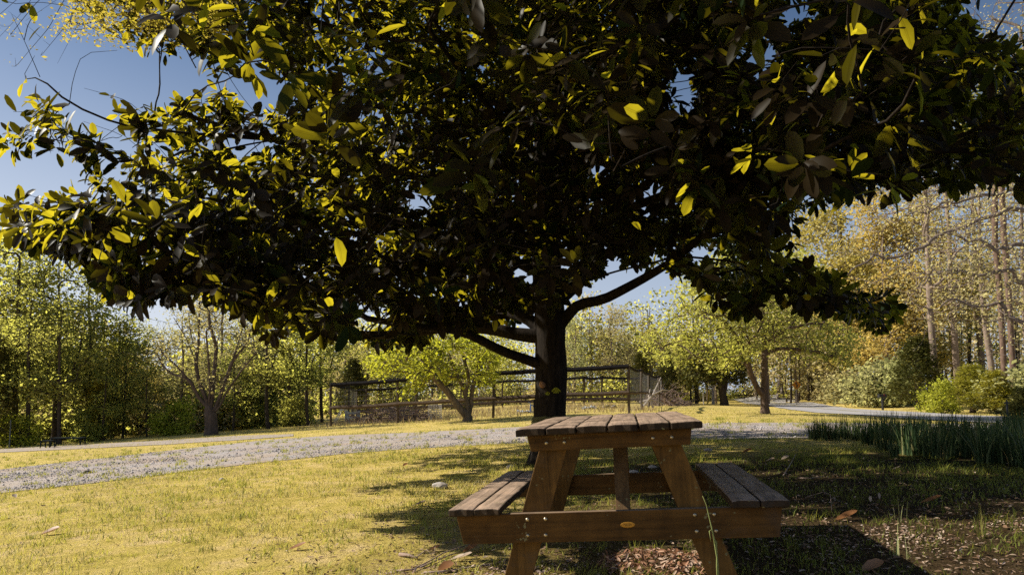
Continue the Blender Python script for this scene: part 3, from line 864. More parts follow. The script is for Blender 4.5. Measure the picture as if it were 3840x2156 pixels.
mag_leaf = leaf_mat('magnolia_leaf', [(0.0, (0.006, 0.013, 0.006)), (0.8, (0.014, 0.026, 0.007)), (0.94, (0.04, 0.045, 0.008)), (1.0, (0.22, 0.11, 0.008))], (0.98, 0.80, 0.03), 0.27, 0.42, 0.05, (0.020, 0.013, 0.006), vary=0, tk=0.9, rib=True, thick=(0.42, 0.06, 0.54))
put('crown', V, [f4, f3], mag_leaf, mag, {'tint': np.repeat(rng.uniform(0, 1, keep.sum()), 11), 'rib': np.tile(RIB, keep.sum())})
# small things on the trunk
sprig_m = leaf_mat('sprig_leaf', [(0, (0.30, 0.30, 0.02)), (1, (0.42, 0.40, 0.04))], (0.5, 0.45, 0.02), 0.35, vary=0)
for (px_, py_, lab, k_) in [(2085, 1452, 'bright yellow green leaf sprig hanging on the front of the magnolia trunk', 1.0), (2053, 1468, 'shaded dull green leaf sprig beside the bright one on the magnolia trunk', 0.6)]:
    q = at(px_, py_, TD - 0.27)
    t_ = thing('leaf_sprig', lab, 'sprig', q)
    n = 5
    Pq = np.repeat(np.zeros((1, 3)), n, 0); aa = np.linspace(-0.9, 0.9, n)
    D = unit(np.stack([np.sin(aa) * 0.8, np.full(n, -0.25), -np.cos(aa)], 1))
    V, f4, f3 = big_leaves(Pq, D, np.tile([[0, -1.0, 0.2]], (n, 1)), np.full(n, 0.085) * k_, np.full(n, 0.026) * k_, np.full(n, 0.1))
    link('leaves', mk_mesh('leaves', V, [f4, f3], {'tint': RNG.uniform(0, 1, len(V))}, mats=[sprig_m]), t_)
    mb = MB(); mb.tube([(0, 0.08, 0.05), (0, 0.02, 0.02), (0, 0, 0)], [0.004, 0.003, 0.002], 5); mb.build('stem', bark, t_)
q = at(2033, 1442, TD - 0.19)
knot = thing('bark_scar', 'pale orange broken branch scar on the left of the magnolia trunk', 'bark scar', q)
mb = MB(); mb.tube([(0.02, 0.08, -0.01), (0, 0.0, 0.0), (-0.02, -0.035, 0.035)], [0.05, 0.042, 0.02], 9)
mb.build('stub', flat_mat('raw_wood', (0.42, 0.22, 0.11), (0.25, 0.12, 0.06), 40, 0.8), knot, smooth=True)
# rope round the foot and the dark strap beside it
rope = flat_mat('dull_green_rope', (0.16, 0.15, 0.06), (0.05, 0.05, 0.02), 60, 0.8)
mb = MB()
for k_ in range(7):
    aa = np.linspace(0, 2 * PI, 40)
    c0 = at(2030, 1588 - 5 * k_, TD)
    rr_ = 0.215 - 0.004 * k_ + 0.01 * (k_ % 2)
    mb.tube(np.stack([TB[0] - 0.02 + rr_ * np.cos(aa), TB[1] + rr_ * np.sin(aa), c0[2] + 0.03 * np.cos(aa)], 1), 0.011, 7, cap=False)
o = mb.build('rope', rope, None, smooth=True); tag(o, 'green striped rope coiled round the foot of the magnolia trunk', 'rope')
q0 = at(2003, 1560, TD); q1 = at(2008, 1500, TD)
mb = MB(); mb.box((q0 + q1) / 2 + np.array([0.0, -0.02, 0.0]), (0.035, 0.012, 0.24))
mb.tube([q1 + np.array([0, -0.02, 0.02]), q1 + np.array([0.03, -0.06, 0.10]), q1 + np.array([0.08, -0.13, 0.2])], 0.008, 6)
o = mb.build('strap', flat_mat('black_rubber', (0.012, 0.012, 0.014)), None, bevel=0.0); tag(o, 'black strap hanging beside the left of the magnolia trunk', 'strap')

# ------------------------------------------------------------------ the picnic table
def wood_plank(name, top, side, grain_axis=1, seed=0.0):
    m, nt, out = new_mat(name)
    sc_ = [38, 38, 38]; sc_[grain_axis] = 1.6
    v = objco(nt, tuple(sc_))
    gr = noise(nt, v, 1.0, 8, 0.7, 0.6)
    v2 = objco(nt); bl = noise(nt, v2, 6, 5, 0.6)
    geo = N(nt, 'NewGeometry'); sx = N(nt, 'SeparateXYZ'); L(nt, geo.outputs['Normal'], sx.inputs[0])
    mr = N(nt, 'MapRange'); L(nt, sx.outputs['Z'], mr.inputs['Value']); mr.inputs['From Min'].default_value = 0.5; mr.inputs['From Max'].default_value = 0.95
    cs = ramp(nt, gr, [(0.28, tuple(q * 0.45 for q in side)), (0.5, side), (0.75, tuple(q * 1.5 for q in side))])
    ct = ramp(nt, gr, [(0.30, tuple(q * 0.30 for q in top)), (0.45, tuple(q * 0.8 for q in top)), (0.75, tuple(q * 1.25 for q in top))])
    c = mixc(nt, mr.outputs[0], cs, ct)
    c = mixc(nt, 0.8, c, ramp(nt, bl, [(0.3, (0.40, 0.38, 0.36)), (0.55, (1.0, 1.0, 1.0)), (0.75, (1.3, 1.25, 1.2))]), 'MULTIPLY')
    st = noise(nt, v2, 2.3, 6, 0.75, 1.5)
    c = mixc(nt, ramp(nt, st, [(0.52, (0, 0, 0)), (0.68, (0.6, 0.6, 0.6))]), c, tuple(0.5 * q + 0.03 for q in side))
    # lichen specks on the weathered ends
    vo = noise(nt, v2, 55, 3, 0.5); vo2 = noise(nt, v2, 9, 2, 0.5)
    mu = N(nt, 'Math', operation='MULTIPLY'); L(nt, vo, mu.inputs[0]); L(nt, vo2, mu.inputs[1])
    lf = ramp(nt, mu.outputs[0], [(0.395, (0, 0, 0)), (0.43, (1, 1, 1))])
    c = mixc(nt, lf, c, (0.22, 0.19, 0.09))
    pbr(nt, out, c, 0.75, 0.2, gr, 0.55, 0.006)
    return m


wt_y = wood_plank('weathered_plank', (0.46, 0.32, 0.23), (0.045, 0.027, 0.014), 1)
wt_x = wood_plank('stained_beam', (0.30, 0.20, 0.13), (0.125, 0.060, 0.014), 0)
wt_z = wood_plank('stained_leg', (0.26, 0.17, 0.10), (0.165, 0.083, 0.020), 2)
TL, TH = 1.62, 0.792
YAW, ROLL = 0.1663, -0.0574
Rm = Matrix.Rotation(-YAW, 3, 'Z') @ Matrix.Rotation(ROLL, 3, 'Y')
tb = thing('picnic_table', 'weathered brown wooden picnic table with attached benches under the magnolia', 'picnic table')
tb.location = Rm @ Vector((0, 0, -TH)) + Vector((0.4273, 3.0974, CZ - 0.1378))
tb.rotation_euler = Rm.to_euler()
rng = np.random.default_rng(8)


def plank(name, x0, x1, y0, y1, z0, z1, mat, bevel=0.006, crack=True):
    """worn board: many cross cuts so the ends and edges are uneven"""
    bm = bmesh.new()
    ny_, nx_ = 14, 4
    top = []
    for iy in range(ny_ + 1):
        row = []
        for ix in range(nx_ + 1):
            xx = x0 + (x1 - x0) * ix / nx_; yy = y0 + (y1 - y0) * iy / ny_
            if iy in (0, ny_): yy += rng.normal(0, 0.004)
            if ix in (0, nx_): xx += rng.normal(0, 0.0012)
            row.append((xx, yy, z1 + rng.normal(0, 0.0009) - (0.003 if ix in (0, nx_) else 0) - (0.004 if iy in (0, ny_) else 0)))
        top.append(row)
    tv = [[bm.verts.new(q) for q in r] for r in top]
    bv = [[bm.verts.new((q[0], q[1], z0)) for q in r] for r in top]
    for iy in range(ny_):
        for ix in range(nx_):
            bm.faces.new((tv[iy][ix], tv[iy][ix + 1], tv[iy + 1][ix + 1], tv[iy + 1][ix]))
            bm.faces.new((bv[iy][ix], bv[iy + 1][ix], bv[iy + 1][ix + 1], bv[iy][ix + 1]))
    for iy in range(ny_):
        bm.faces.new((tv[iy][0], tv[iy + 1][0], bv[iy + 1][0], bv[iy][0])); bm.faces.new((tv[iy][nx_], bv[iy][nx_], bv[iy + 1][nx_], tv[iy + 1][nx_]))
    for ix in range(nx_):
        bm.faces.new((tv[0][ix], bv[0][ix], bv[0][ix + 1], tv[0][ix + 1])); bm.faces.new((tv[ny_][ix], tv[ny_][ix + 1], bv[ny_][ix + 1], bv[ny_][ix]))
    bmesh.ops.recalc_face_normals(bm, faces=bm.faces)
    sharp = [e for e in bm.edges if e.calc_face_angle(0) > 1.0]
    bmesh.ops.bevel(bm, geom=sharp, offset=bevel, segments=2, profile=0.5, affect='EDGES', clamp_overlap=True)
    me = bpy.data.meshes.new(name); bm.to_mesh(me); bm.free(); me.materials.append(mat)
    return link(name, me, tb)


pw = 0.84 / 6
for k_ in range(6):
    st = rng.uniform(-0.006, 0.008)
    plank('tabletop_plank', -0.42 + k_ * pw + 0.0025, -0.42 + (k_ + 1) * pw - 0.0025, st, TL + rng.uniform(-0.01, 0.01), TH - 0.038 + rng.uniform(-.0005, .0005), TH + rng.uniform(-0.002, 0.002), wt_y)
BT = TH - 0.3545
for s_ in (-1, 1):
    for a_, b_ in ((0.516, 0.633), (0.638, 0.756)):
        x0_, x1_ = sorted((s_ * a_, s_ * b_))
        plank('seat_plank', x0_, x1_, rng.uniform(-0.006, 0.006), TL + rng.uniform(-0.01, 0.01), BT - 0.038, BT + rng.uniform(-0.0015, 0.0015), wt_y)


def prism(name, poly, y0, y1, mat, bevel=0.004):
    mb = MB(); n = len(poly)
    mb.add([(x, y0, z) for x, z in poly] + [(x, y1, z) for x, z in poly],
           [tuple(range(n)), tuple(range(n, 2 * n))[::-1]] + [(i, (i + 1) % n, n + (i + 1) % n, n + i) for i in range(n)])
    return mb.build(name, mat, tb, bevel=bevel)


u_top, u_bot = TH - 0.040, TH - 0.040 - 0.072
lb_top, lb_bot = BT - 0.040, BT - 0.040 - 0.134
brass = flat_mat('zinc_bolt', (0.62, 0.5, 0.34), (0.42, 0.33, 0.2), 90, 0.35, 0.5, 0.85)
for end in (0, 1):
    yy = (lambda v: v) if end == 0 else (lambda v: TL - v)
    a0, a1 = sorted((yy(0.055), yy(0.095))); l0, l1 = sorted((yy(0.097), yy(0.137)))
    prism('upper_crossbeam', [(-0.375, u_top), (0.375, u_top), (0.365, u_bot), (-0.36, u_bot)], a0, a1, wt_x)
    prism('seat_crossbeam', [(-0.735, lb_top), (0.735, lb_top), (0.715, lb_bot), (-0.705, lb_bot)], a0, a1, wt_x)
    for s_ in (-1, 1):
        xf = lambda z: s_ * (0.255 + 0.345 * (0.70 - z))
        hw = 0.066
        zt, zb = u_top - 0.002, 0.0 + (0.02 if s_ < 0 else -0.0) - 0.03
        prism('leg', [(xf(zt) - hw, zt), (xf(zt) + hw, zt), (xf(zb) + hw, zb), (xf(zb) - hw, zb)], l0, l1, wt_z)
        if end == 0:
            for du in (-0.042, 0.042):
                for zz, cen_ in ((TH - 0.075, s_ * 0.243), (lb_top - 0.028, s_ * 0.352 + (0.0 if s_ < 0 else 0.05)), (lb_top - 0.1, s_ * 0.355 + (0.0 if s_ < 0 else 0.05))):
                    mb = MB(); r_ = 0.0095
                    aa = np.linspace(0, 2 * PI, 12, endpoint=False)
                    rings = [(1.0, 0.0), (0.95, -0.003), (0.7, -0.006), (0.3, -0.0078)]
                    V = [((cen_ + du) + r_ * k_ * math.cos(q), 0.055 + dy_, zz + r_ * k_ * math.sin(q)) for k_, dy_ in rings for q in aa]
                    fs = [tuple(i * 12 + q for q in p_) for i in range(3) for p_ in []]
                    for i in range(3):
                        for q in range(12): fs.append((i * 12 + q, i * 12 + (q + 1) % 12, (i + 1) * 12 + (q + 1) % 12, (i + 1) * 12 + q))
                    fs.append(tuple(range(36, 48)))
                    mb.add(V, fs); mb.build('bolt', brass, tb, smooth=True)
    # brace from the seat crossbeam up to the underside of the top
    mb = MB()
    p0, p1 = np.array([0.045, 0.15, lb_top - 0.05]), np.array([0.045, 0.50, u_top - 0.004])
    dv = unit(p1 - p0); nv = np.array([0, -dv[2], dv[1]]); hx = np.array([0.034, 0, 0])
    V = [p + a_ * hx + b_ * nv * 0.019 for p in (p0, p1) for a_, b_ in ((-1, -1), (1, -1), (1, 1), (-1, 1))]
    V = [np.array([q[0], yy(q[1]), q[2]]) for q in V]
    mb.add(V, [(0, 1, 2, 3), (4, 7, 6, 5), (0, 4, 5, 1), (1, 5, 6, 2), (2, 6, 7, 3), (3, 7, 4, 0)]); mb.build('brace', wt_z, tb, bevel=0.003)
mb = MB(); mb.box((0, TL / 2, u_top - 0.03), (0.74, 0.085, 0.036)); mb.build('centre_batten', wt_x, tb, bevel=0.004)
# oval maker's badge
bad_m = flat_mat('badge_brass', (0.62, 0.30, 0.03), (0.5, 0.22, 0.02), 120, 0.4, 0.5, 0.3)
bad_d = flat_mat('badge_dark', (0.16, 0.07, 0.01), (0.1, 0.04, 0.01), 120, 0.5)
aa = np.linspace(0, 2 * PI, 32, endpoint=False)
mb = MB(); bc = (0.062, 0.0, (lb_top + lb_bot) / 2 + 0.004)
V = [(bc[0] + 0.033 * math.cos(q), yv, bc[2] + 0.013 * math.sin(q)) for yv in (0.0552, 0.0535) for q in aa] + [(bc[0] + 0.030 * math.cos(q), 0.0525, bc[2] + 0.0105 * math.sin(q)) for q in aa]
mb.add(V, [(i, (i + 1) % 32, 32 + (i + 1) % 32, 32 + i) for i in range(32)] + [(32 + i, 32 + (i + 1) % 32, 64 + (i + 1) % 32, 64 + i) for i in range(32)] + [tuple(range(64, 96))])
badge = mb.build('badge', bad_m, tb)
mb = MB()
for zz, wd, xx in ((0.0035, 0.034, 0), (-0.0005, 0.016, -0.011), (-0.0005, 0.014, 0.010), (-0.0045, 0.030, 0)):
    mb.box((bc[0] + xx, 0.0522, bc[2] + zz), (wd, 0.0012, 0.0013))
for s_ in (-1, 1): mb.box((bc[0] + s_ * 0.0275, 0.0522, bc[2]), (0.0032, 0.0012, 0.0032))
mb.build('badge_lettering', bad_d, badge)

# ------------------------------------------------------------------ tree kinds
def ell_points(n, c, r, rng, shell=0.5):
    d = unit(rng.normal(0, 1, (n, 3)))
    return np.array(c) + d * np.array(r) * (rng.uniform(shell ** 3, 1, n) ** (1 / 3))[:, None]


bark_dark = bark_mat('dark_bark', (0.03, 0.023, 0.017), (0.10, 0.075, 0.055))
bark_grey = bark_mat('grey_tan_bark', (0.13, 0.095, 0.072), (0.36, 0.27, 0.215))
bark_pine = bark_mat('reddish_pine_bark', (0.08, 0.05, 0.036), (0.25, 0.165, 0.125))
bark_pale = bark_mat('pale_bark', (0.28, 0.23, 0.20), (0.55, 0.46, 0.42))
M = dict(
    leafy=leaf_mat('spring_green_leaf', [(0, (0.38, 0.38, 0.05)), (0.5, (0.66, 0.62, 0.10)), (1, (0.85, 0.79, 0.24))], (0.95, 0.90, 0.14), 0.72),
    gold=leaf_mat('golden_leaf', [(0, (0.56, 0.40, 0.06)), (0.5, (0.80, 0.58, 0.13)), (1, (0.87, 0.72, 0.28))], (0.88, 0.68, 0.13), 0.5),
    tan=leaf_mat('tan_bud', [(0, (0.48, 0.38, 0.14)), (0.5, (0.73, 0.61, 0.25)), (1, (0.85, 0.75, 0.38))], (0.85, 0.72, 0.20), 0.45),
    cedar=leaf_mat('cedar_leaf', [(0, (0.03, 0.04, 0.012)), (0.6, (0.085, 0.085, 0.018)), (1, (0.20, 0.17, 0.03))], (0.15, 0.15, 0.012), 0.15),
    olive=leaf_mat('olive_leaf', [(0, (0.20, 0.20, 0.022)), (0.6, (0.42, 0.38, 0.04)), (1, (0.62, 0.52, 0.10))], (0.7, 0.62, 0.04), 0.4),
    lime=leaf_mat('lime_leaf', [(0, (0.34, 0.38, 0.03)), (0.5, (0.58, 0.60, 0.06)), (1, (0.80, 0.76, 0.16))], (0.85, 0.82, 0.03), 0.5, vary=0.04),
    catkin=leaf_mat('catkin_yellow', [(0, (0.55, 0.40, 0.04)), (1, (0.85, 0.68, 0.14))], (0.85, 0.68, 0.06), 0.5, vary=0),
    pale=leaf_mat('pale_green_leaf', [(0, (0.42, 0.42, 0.13)), (0.5, (0.68, 0.65, 0.24)), (1, (0.85, 0.80, 0.36))], (0.85, 0.80, 0.26), 0.62),
    maple=leaf_mat('maple_leaf', [(0, (0.32, 0.33, 0.05)), (0.5, (0.60, 0.58, 0.10)), (1, (0.82, 0.76, 0.22))], (0.9, 0.86, 0.12), 0.55, vary=0.02),
)


def tree_proto(name, label, cat, loc, leaf, bark_, trunk_pts, tips, seed, R0=0.16, p=0.5, tipR=0.006, per=24, spread=0.45, size=0.15, step=0.5, limbs=(), elong=1.5, up=0.4, flare=0.3, limb_w=0, zmin=0.05, part='crown'):
    r = np.random.default_rng(seed)
    root = thing(name, label, cat, loc)
    pos, par, rad, chains, tid = grow([trunk_pts] + list(limbs), tips, r, step, R0, p, tipR, 0.2, 0.05, limb_w)
    V, Fq = wood(chains, pos, rad, 7, 4, 0.03, flare=flare)
    link('trunk', mk_mesh('trunk', V, [Fq], None, True, [bark_]), root)
    if per:
        T = pos[tid]; n = len(T)
        Pl = np.repeat(T, per, 0) + r.normal(0, spread, (n * per, 3)) * np.array([1, 1, 0.75])
        if zmin is not None: Pl = Pl[Pl[:, 2] > zmin]
        V, Fq = leaf_quads(Pl, r, size, elong, up)
        clump = np.repeat(r.uniform(0, 1, n), per)[:len(Pl)]
        tint = np.clip(0.5 * clump + 0.5 * r.uniform(0, 1, len(Pl)), 0, 1)
        link(part, mk_mesh(part, V, [Fq], {'tint': np.repeat(tint, 4)}, False, [M[leaf]]), root)
    return root


def straight(h, r, bend=0.3, n=7):
    z = np.linspace(0, h, n); a = r.uniform(0, 6.28)
    k = np.cumsum(r.normal(0, bend / n, (n, 2)), 0)
    return np.stack([k[:, 0] - k[0, 0], k[:, 1] - k[0, 1], z], 1)


r0 = np.random.default_rng(77)
PROTO = {}
HID = {}


def kind(key, fn): HID[key] = fn


def hardwood(h, rx, z0, n, seed, **kw):
    r = np.random.default_rng(seed)
    c = z0 + (h - z0) / 2
    cen = ell_points(max(14, n // 9), (0, 0, c), (rx, rx, (h - z0) / 2), r, 0.35)
    tips = cen[r.integers(0, len(cen), n)] + r.normal(0, rx * 0.13, (n, 3))
    return dict(trunk_pts=straight(h * 0.86, r, 0.5), tips=tips, seed=seed, **kw)


SPEC = {
    'leafy_a': ('leafy', bark_dark, hardwood(11, 2.9, 1.5, 330, 1, per=24, spread=0.40, size=0.15, R0=0.15)),
    'leafy_b': ('leafy', bark_dark, hardwood(10, 2.3, 0.9, 300, 2, per=22, spread=0.38, size=0.14, R0=0.12)),
    'sapling': ('leafy', bark_dark, hardwood(7.5, 1.5, 0.6, 130, 3, per=20, spread=0.30, size=0.13, R0=0.10, tipR=0.008)),
    'gold': ('gold', bark_grey, hardwood(16, 4.2, 3.0, 400, 4, per=32, spread=0.55, size=0.22, R0=0.17, tipR=0.012, step=0.8)),
    'tan': ('tan', bark_grey, hardwood(16, 3.4, 3.5, 420, 5, per=8, spread=0.45, size=0.16, R0=0.16, tipR=0.012, step=0.7)),
    'bare': ('tan', bark_grey, hardwood(20, 5.0, 4.5, 520, 6, per=3, spread=0.45, size=0.15, R0=0.20, tipR=0.012, step=0.8)),
    'pine': ('olive', bark_pine, hardwood(22, 2.4, 14.0, 120, 7, per=26, spread=0.5, size=0.3, R0=0.15, tipR=0.02, step=0.8, elong=4)),
    'cedar': ('cedar', bark_dark, dict(trunk_pts=[(0, 0, 0), (0, 0, 2), (0, 0.05, 4.6)], tips=(lambda r: np.stack([(q := r.uniform(0, 6.28, 420), hh := r.uniform(0.08, 1, 420) ** 0.9, rr := 1.5 * (1 - hh) ** 0.7 * r.uniform(0.5, 1, 420)) and rr * np.cos(q), rr * np.sin(q), 0.15 + hh * 4.8], 1))(np.random.default_rng(8)), seed=8, per=34, spread=0.16, size=0.13, R0=0.12, elong=3.2, step=0.35)),
    'bush': ('leafy', bark_dark, dict(trunk_pts=[(0, 0, 0), (0.05, 0, 0.5), (0, 0.1, 1.1)], tips=(lambda P_: P_[P_[:, 2] > 0.1])((lambda r_, C_: C_[r_.integers(0, len(C_), 260)] + r_.normal(0, 0.2, (260, 3)))(np.random.default_rng(9), ell_points(20, (0, 0, 0.7), (1.15, 1.15, 1.0), np.random.default_rng(10), 0.2))), seed=9, per=18, spread=0.17, size=0.12, R0=0.05, step=0.3)),
}


def variant(key, leaf, bark_=None):
    s = SPEC[key]
    SPEC[key + '_' + leaf] = (leaf, bark_ or s[1], s[2])


variant('bush', 'olive'); variant('bush', 'lime'); variant('bush', 'pale'); variant('bush', 'tan', bark_grey); variant('cedar', 'olive')
variant('leafy_b', 'tan', bark_grey); variant('leafy_a', 'gold', bark_grey); variant('leafy_b', 'pale', bark_grey); variant('leafy_a', 'olive'); variant('bare', 'gold', bark_grey); variant('sapling', 'tan', bark_pale)
BASEH = dict(leafy_a=11, leafy_b=10, sapling=7.5, gold=16, tan=16, bare=20, pine=22, cedar=5, bush=1.75)
rngp = np.random.default_rng(123)


def place(key, px, d, h, name, label, cat='tree', group=None, wide=1.0, ybase=None):
    """px: where its foot stands seen from the lawn; h: height in metres"""
    x = (px - CX) / F * d; z = float(g(x, d)) - 0.04
    base = BASEH[[k for k in BASEH if key == k or key.startswith(k + '_')][-1]]
    s = h / base
    rz = rngp.uniform(0, 6.28)
    if key not in PROTO:
        leaf, bk, kw = SPEC[key]
        o = tree_proto(name, label, cat, (x, d, z), leaf, bk, **kw)
        o.rotation_euler = (0, 0, rz); o.scale = (s * wide, s * wide, s); PROTO[key] = o
        if group: o['group'] = group
    else:
        o = copy_thing(PROTO[key], (x, d, z), rz, (s * wide, s * wide, s), label)
        o.name = name; o['category'] = cat
        if 'group' in o.keys(): del o['group']
        if group: o['group'] = group
    return o


G_L = 'trees along the left wood edge'; G_R = 'trees behind the road'; G_C = 'trees beyond the wire pen'
# left wood edge
place('leafy_a', -120, 33, 12.5, 'leafy_tree', 'tall yellow green tree cut by the left edge of the photo', group=G_L)
place('leafy_b', 70, 30, 9.8, 'leafy_tree', 'pale green tree above the dark corner, second from the left edge', group=G_L)
place('leafy_a', 215, 31, 9.6, 'leafy_tree', 'bushy bright green tree with twin dark trunks left of the low dark table', group=G_L)
place('sapling', 120, 28.6, 6.5, 'sapling', 'thin sapling with sunlit round leaves beside the metal post', group=G_L)
place('sapling', 235, 28.4, 6.0, 'sapling', 'thin sapling with sparse leaves rising behind the low dark table', group=G_L)
place('leafy_b', 345, 32, 8.6, 'leafy_tree', 'dense green tree crossed by the sagging wire, left of the golden crown', group=G_L)
place('leafy_a_olive', 430, 33, 6.6, 'leafy_tree', 'shaded olive tree standing over the darkest thicket', group=G_L)
place('leafy_a_gold', 510, 35, 5.2, 'golden_tree', 'rounded golden orange crown left of the bare many stemmed tree', group=G_L)
place('cedar', -20, 28.0, 4.6, 'cedar', 'black shaded evergreen at the left edge of the photo', 'evergreen', G_L, 0.9)
place('cedar_olive', 380, 31, 2.6, 'cedar', 'low dark evergreen behind the right end of the low dark table', 'evergreen', G_L, 1.3)
place('bush_lime', 90, 28.4, 1.3, 'shrub', 'sunlit leafy shrub at the foot of the sapling by the metal post', 'shrub', G_L)
place('bush', 330, 29.4, 1.3, 'shrub', 'green shrub just right of the low dark table', 'shrub', G_L)
place('bush_lime', 655, 31, 1.5, 'shrub', 'yellow green shrub touching the left of the bare many stemmed tree', 'shrub', G_L)
place('leafy_b_pale', 600, 42, 6.6, 'leafy_tree', 'hazy pale green tree under the bright gap of sky', group=G_L)
place('leafy_b_tan', 690, 35, 6.8, 'tan_tree', 'tan budding tree behind the left stems of the bare many stemmed tree', group=G_L)
place('leafy_b_tan', 830, 36, 7.8, 'tan_tree', 'tan budding tree behind the right stems of the bare many stemmed tree', group=G_L)
place('leafy_b_pale', 930, 37, 7.2, 'leafy_tree', 'pale green tree just right of the bare many stemmed tree', group=G_L)
place('sapling', 1012, 32, 6.6, 'sapling', 'slender tree with the thickest dark trunk right of the bare many stemmed tree', group=G_L)
place('sapling', 1075, 34, 7.0, 'sapling', 'slender tree with light foliage midway between the bare tree and the pen', group=G_L)
place('leafy_b', 1120, 38, 6.6, 'leafy_tree', 'yellow green tree behind the slender trunks left of the pen', group=G_L)
place('sapling', 1160, 33, 6.2, 'sapling', 'slender dark trunked tree with bright low leaves left of the pen', group=G_L)
place('sapling', 1212, 35, 6.4, 'sapling', 'slender leaning tree next to the left corner post of the pen', group=G_L)
place('bush', 1130, 33.5, 1.4, 'shrub', 'leafy undergrowth clump below the slender trunks left of the pen', 'shrub', G_L)
place('leafy_b', 470, 31.5, 4.2, 'leafy_tree', 'low leafy tree in the shady hollow left of the bare many stemmed tree', group=G_L)
place('sapling', 560, 30.8, 3.6, 'sapling', 'small bright sapling at the lawn edge left of the bare many stemmed tree', group=G_L)
place('sapling', 880, 32.0, 4.2, 'sapling', 'small bright sapling just right of the bare many stemmed tree', group=G_L)
place('sapling', 400, 29.6, 3.4, 'sapling', 'small leafy sapling in front of the darkest thicket on the left', group=G_L)
# beyond the pen
place('cedar', 1325, 50, 4.2, 'cedar', 'dark evergreen behind the left back corner of the pen', 'evergreen', G_C, 1.3)
place('leafy_b_tan', 1300, 58, 8.2, 'tan_tree', 'greyish tan tree rising behind the left end of the pen', group=G_C)
place('leafy_b_pale', 1480, 60, 8.0, 'leafy_tree', 'pale tree behind the lime tree, left half of the pen', group=G_C)
place('tan', 1620, 62, 9.0, 'tan_tree', 'thin bare tree behind the lime tree and the pen', group=G_C)
place('leafy_b', 1860, 56, 6.6, 'leafy_tree', 'green tree seen between the lime tree and the magnolia trunk', group=G_C)
place('leafy_b_pale', 2150, 58, 7.6, 'leafy_tree', 'fresh green tree just right of the magnolia trunk', group=G_C)
place('tan', 2215, 66, 9.0, 'tan_tree', 'bare twiggy tree behind the pen right of the magnolia trunk', group=G_C)
place('leafy_b_tan', 2300, 60, 8.6, 'tan_tree', 'yellowish budding tree behind the right half of the pen', group=G_C)
place('tan', 2390, 70, 10.5, 'tan_tree', 'tall bare tree with fine branches against the sky behind the pen', group=G_C)
place('leafy_a_gold', 2440, 64, 8.2, 'golden_tree', 'orange crowned tree behind the right end of the pen', group=G_C)
place('cedar', 2400, 54, 4.0, 'cedar', 'dark green evergreen behind the right corner post of the pen', 'evergreen', G_C, 1.2)
place('cedar', 2500, 56, 4.4, 'cedar', 'dark evergreen just right of the pen', 'evergreen', G_C, 1.0)
place('leafy_a_olive', 2590, 62, 6.8, 'leafy_tree', 'olive tree left of the pale marker post', group=G_C)
place('bare', 2560, 78, 12.5, 'bare_tree', 'bare branched tree against the sky above the pen corner', group=G_C)
# behind the road
place('sapling_tan', 2915, 78, 15, 'pale_tree', 'left one of the pair of pale trunks by the bend in the road', group=G_R)
place('sapling_tan', 2934, 79, 15, 'pale_tree', 'right one of the pair of pale trunks by the bend in the road', group=G_R)
place('gold', 2830, 88, 15, 'golden_tree', 'golden tree above the far bend of the road', group=G_R)
place('leafy_a_gold', 3060, 78, 14, 'golden_tree', 'golden green tree rising right above the warning sign', group=G_R)
place('gold', 3180, 62, 19.5, 'golden_tree', 'tallest golden orange crown right of the magnolia', group=G_R)
place('gold', 3330, 56, 16.5, 'golden_tree', 'lower golden tree just left of the dark cedar across the road', group=G_R)
place('gold', 3260, 66, 16, 'golden_tree', 'golden twiggy tree behind the mailbox', group=G_R)
place('gold', 3430, 60, 18, 'golden_tree', 'golden crown high above the dark cedar across the road', group=G_R)
place('bare_gold', 3500, 46, 21, 'bare_tree', 'tall bare tree with gold buds right of the dark cedar', group=G_R)
place('bare', 3590, 52, 23, 'bare_tree', 'tall bare grey tree with spreading branches near the right edge', group=G_R)
place('pine', 3765, 41, 24, 'pine_tree', 'left one of the two reddish pine trunks at the right edge', group=G_R)
place('pine', 3800, 40, 24, 'pine_tree', 'right one of the two reddish pine trunks at the right edge', group=G_R)
place('tan', 3720, 48, 20, 'tan_tree', 'tan budding tree between the olive cedar and the right edge', group=G_R)
place('tan', 3860, 44, 18, 'tan_tree', 'tan budding tree cut by the right edge of the photo', group=G_R)
place('bare', 3680, 60, 25, 'bare_tree', 'highest bare tree behind the pines at the right edge', group=G_R)
place('leafy_b_tan', 3110, 70, 9, 'tan_tree', 'low tan tree between the warning sign and the mailbox', group=G_R)
place('cedar', 3440, 44, 4.7, 'cedar', 'big dark green cedar across the road, right of the mailbox', 'evergreen', G_R, 1.55)
place('cedar_olive', 3640, 38, 2.7, 'cedar', 'broad olive cedar behind the daffodil bed', 'evergreen', G_R, 2.2)
place('cedar_olive', 3730, 36, 2.3, 'cedar', 'second olive cedar, nearer the right edge', 'evergreen', G_R, 2.1)
place('bush_lime', 3530, 36.5, 1.7, 'shrub', 'bright yellow green bush left of the olive cedar', 'shrub', G_R, 0.95)
place('bush_pale', 3270, 50, 3.3, 'shrub', 'pale green bush directly behind the mailbox', 'shrub', G_R, 1.1)
place('bush_pale', 3350, 49, 3.2, 'shrub', 'pale green bush right of the mailbox', 'shrub', G_R, 1.1)
place('bush_olive', 3110, 80, 4.0, 'shrub', 'olive bush between the warning sign and the mailbox', 'shrub', G_R, 1.3)
place('cedar_olive', 3170, 64, 3.4, 'cedar', 'small olive cedar left of the pale green bushes', 'evergreen', G_R, 1.4)
place('bush_tan', 3030, 76, 3.4, 'shrub', 'tan scrub behind the warning sign', 'shrub', G_R, 1.4)
place('bush_tan', 3180, 58, 2.4, 'shrub', 'tan scrub left of the mailbox', 'shrub', G_R, 1.4)
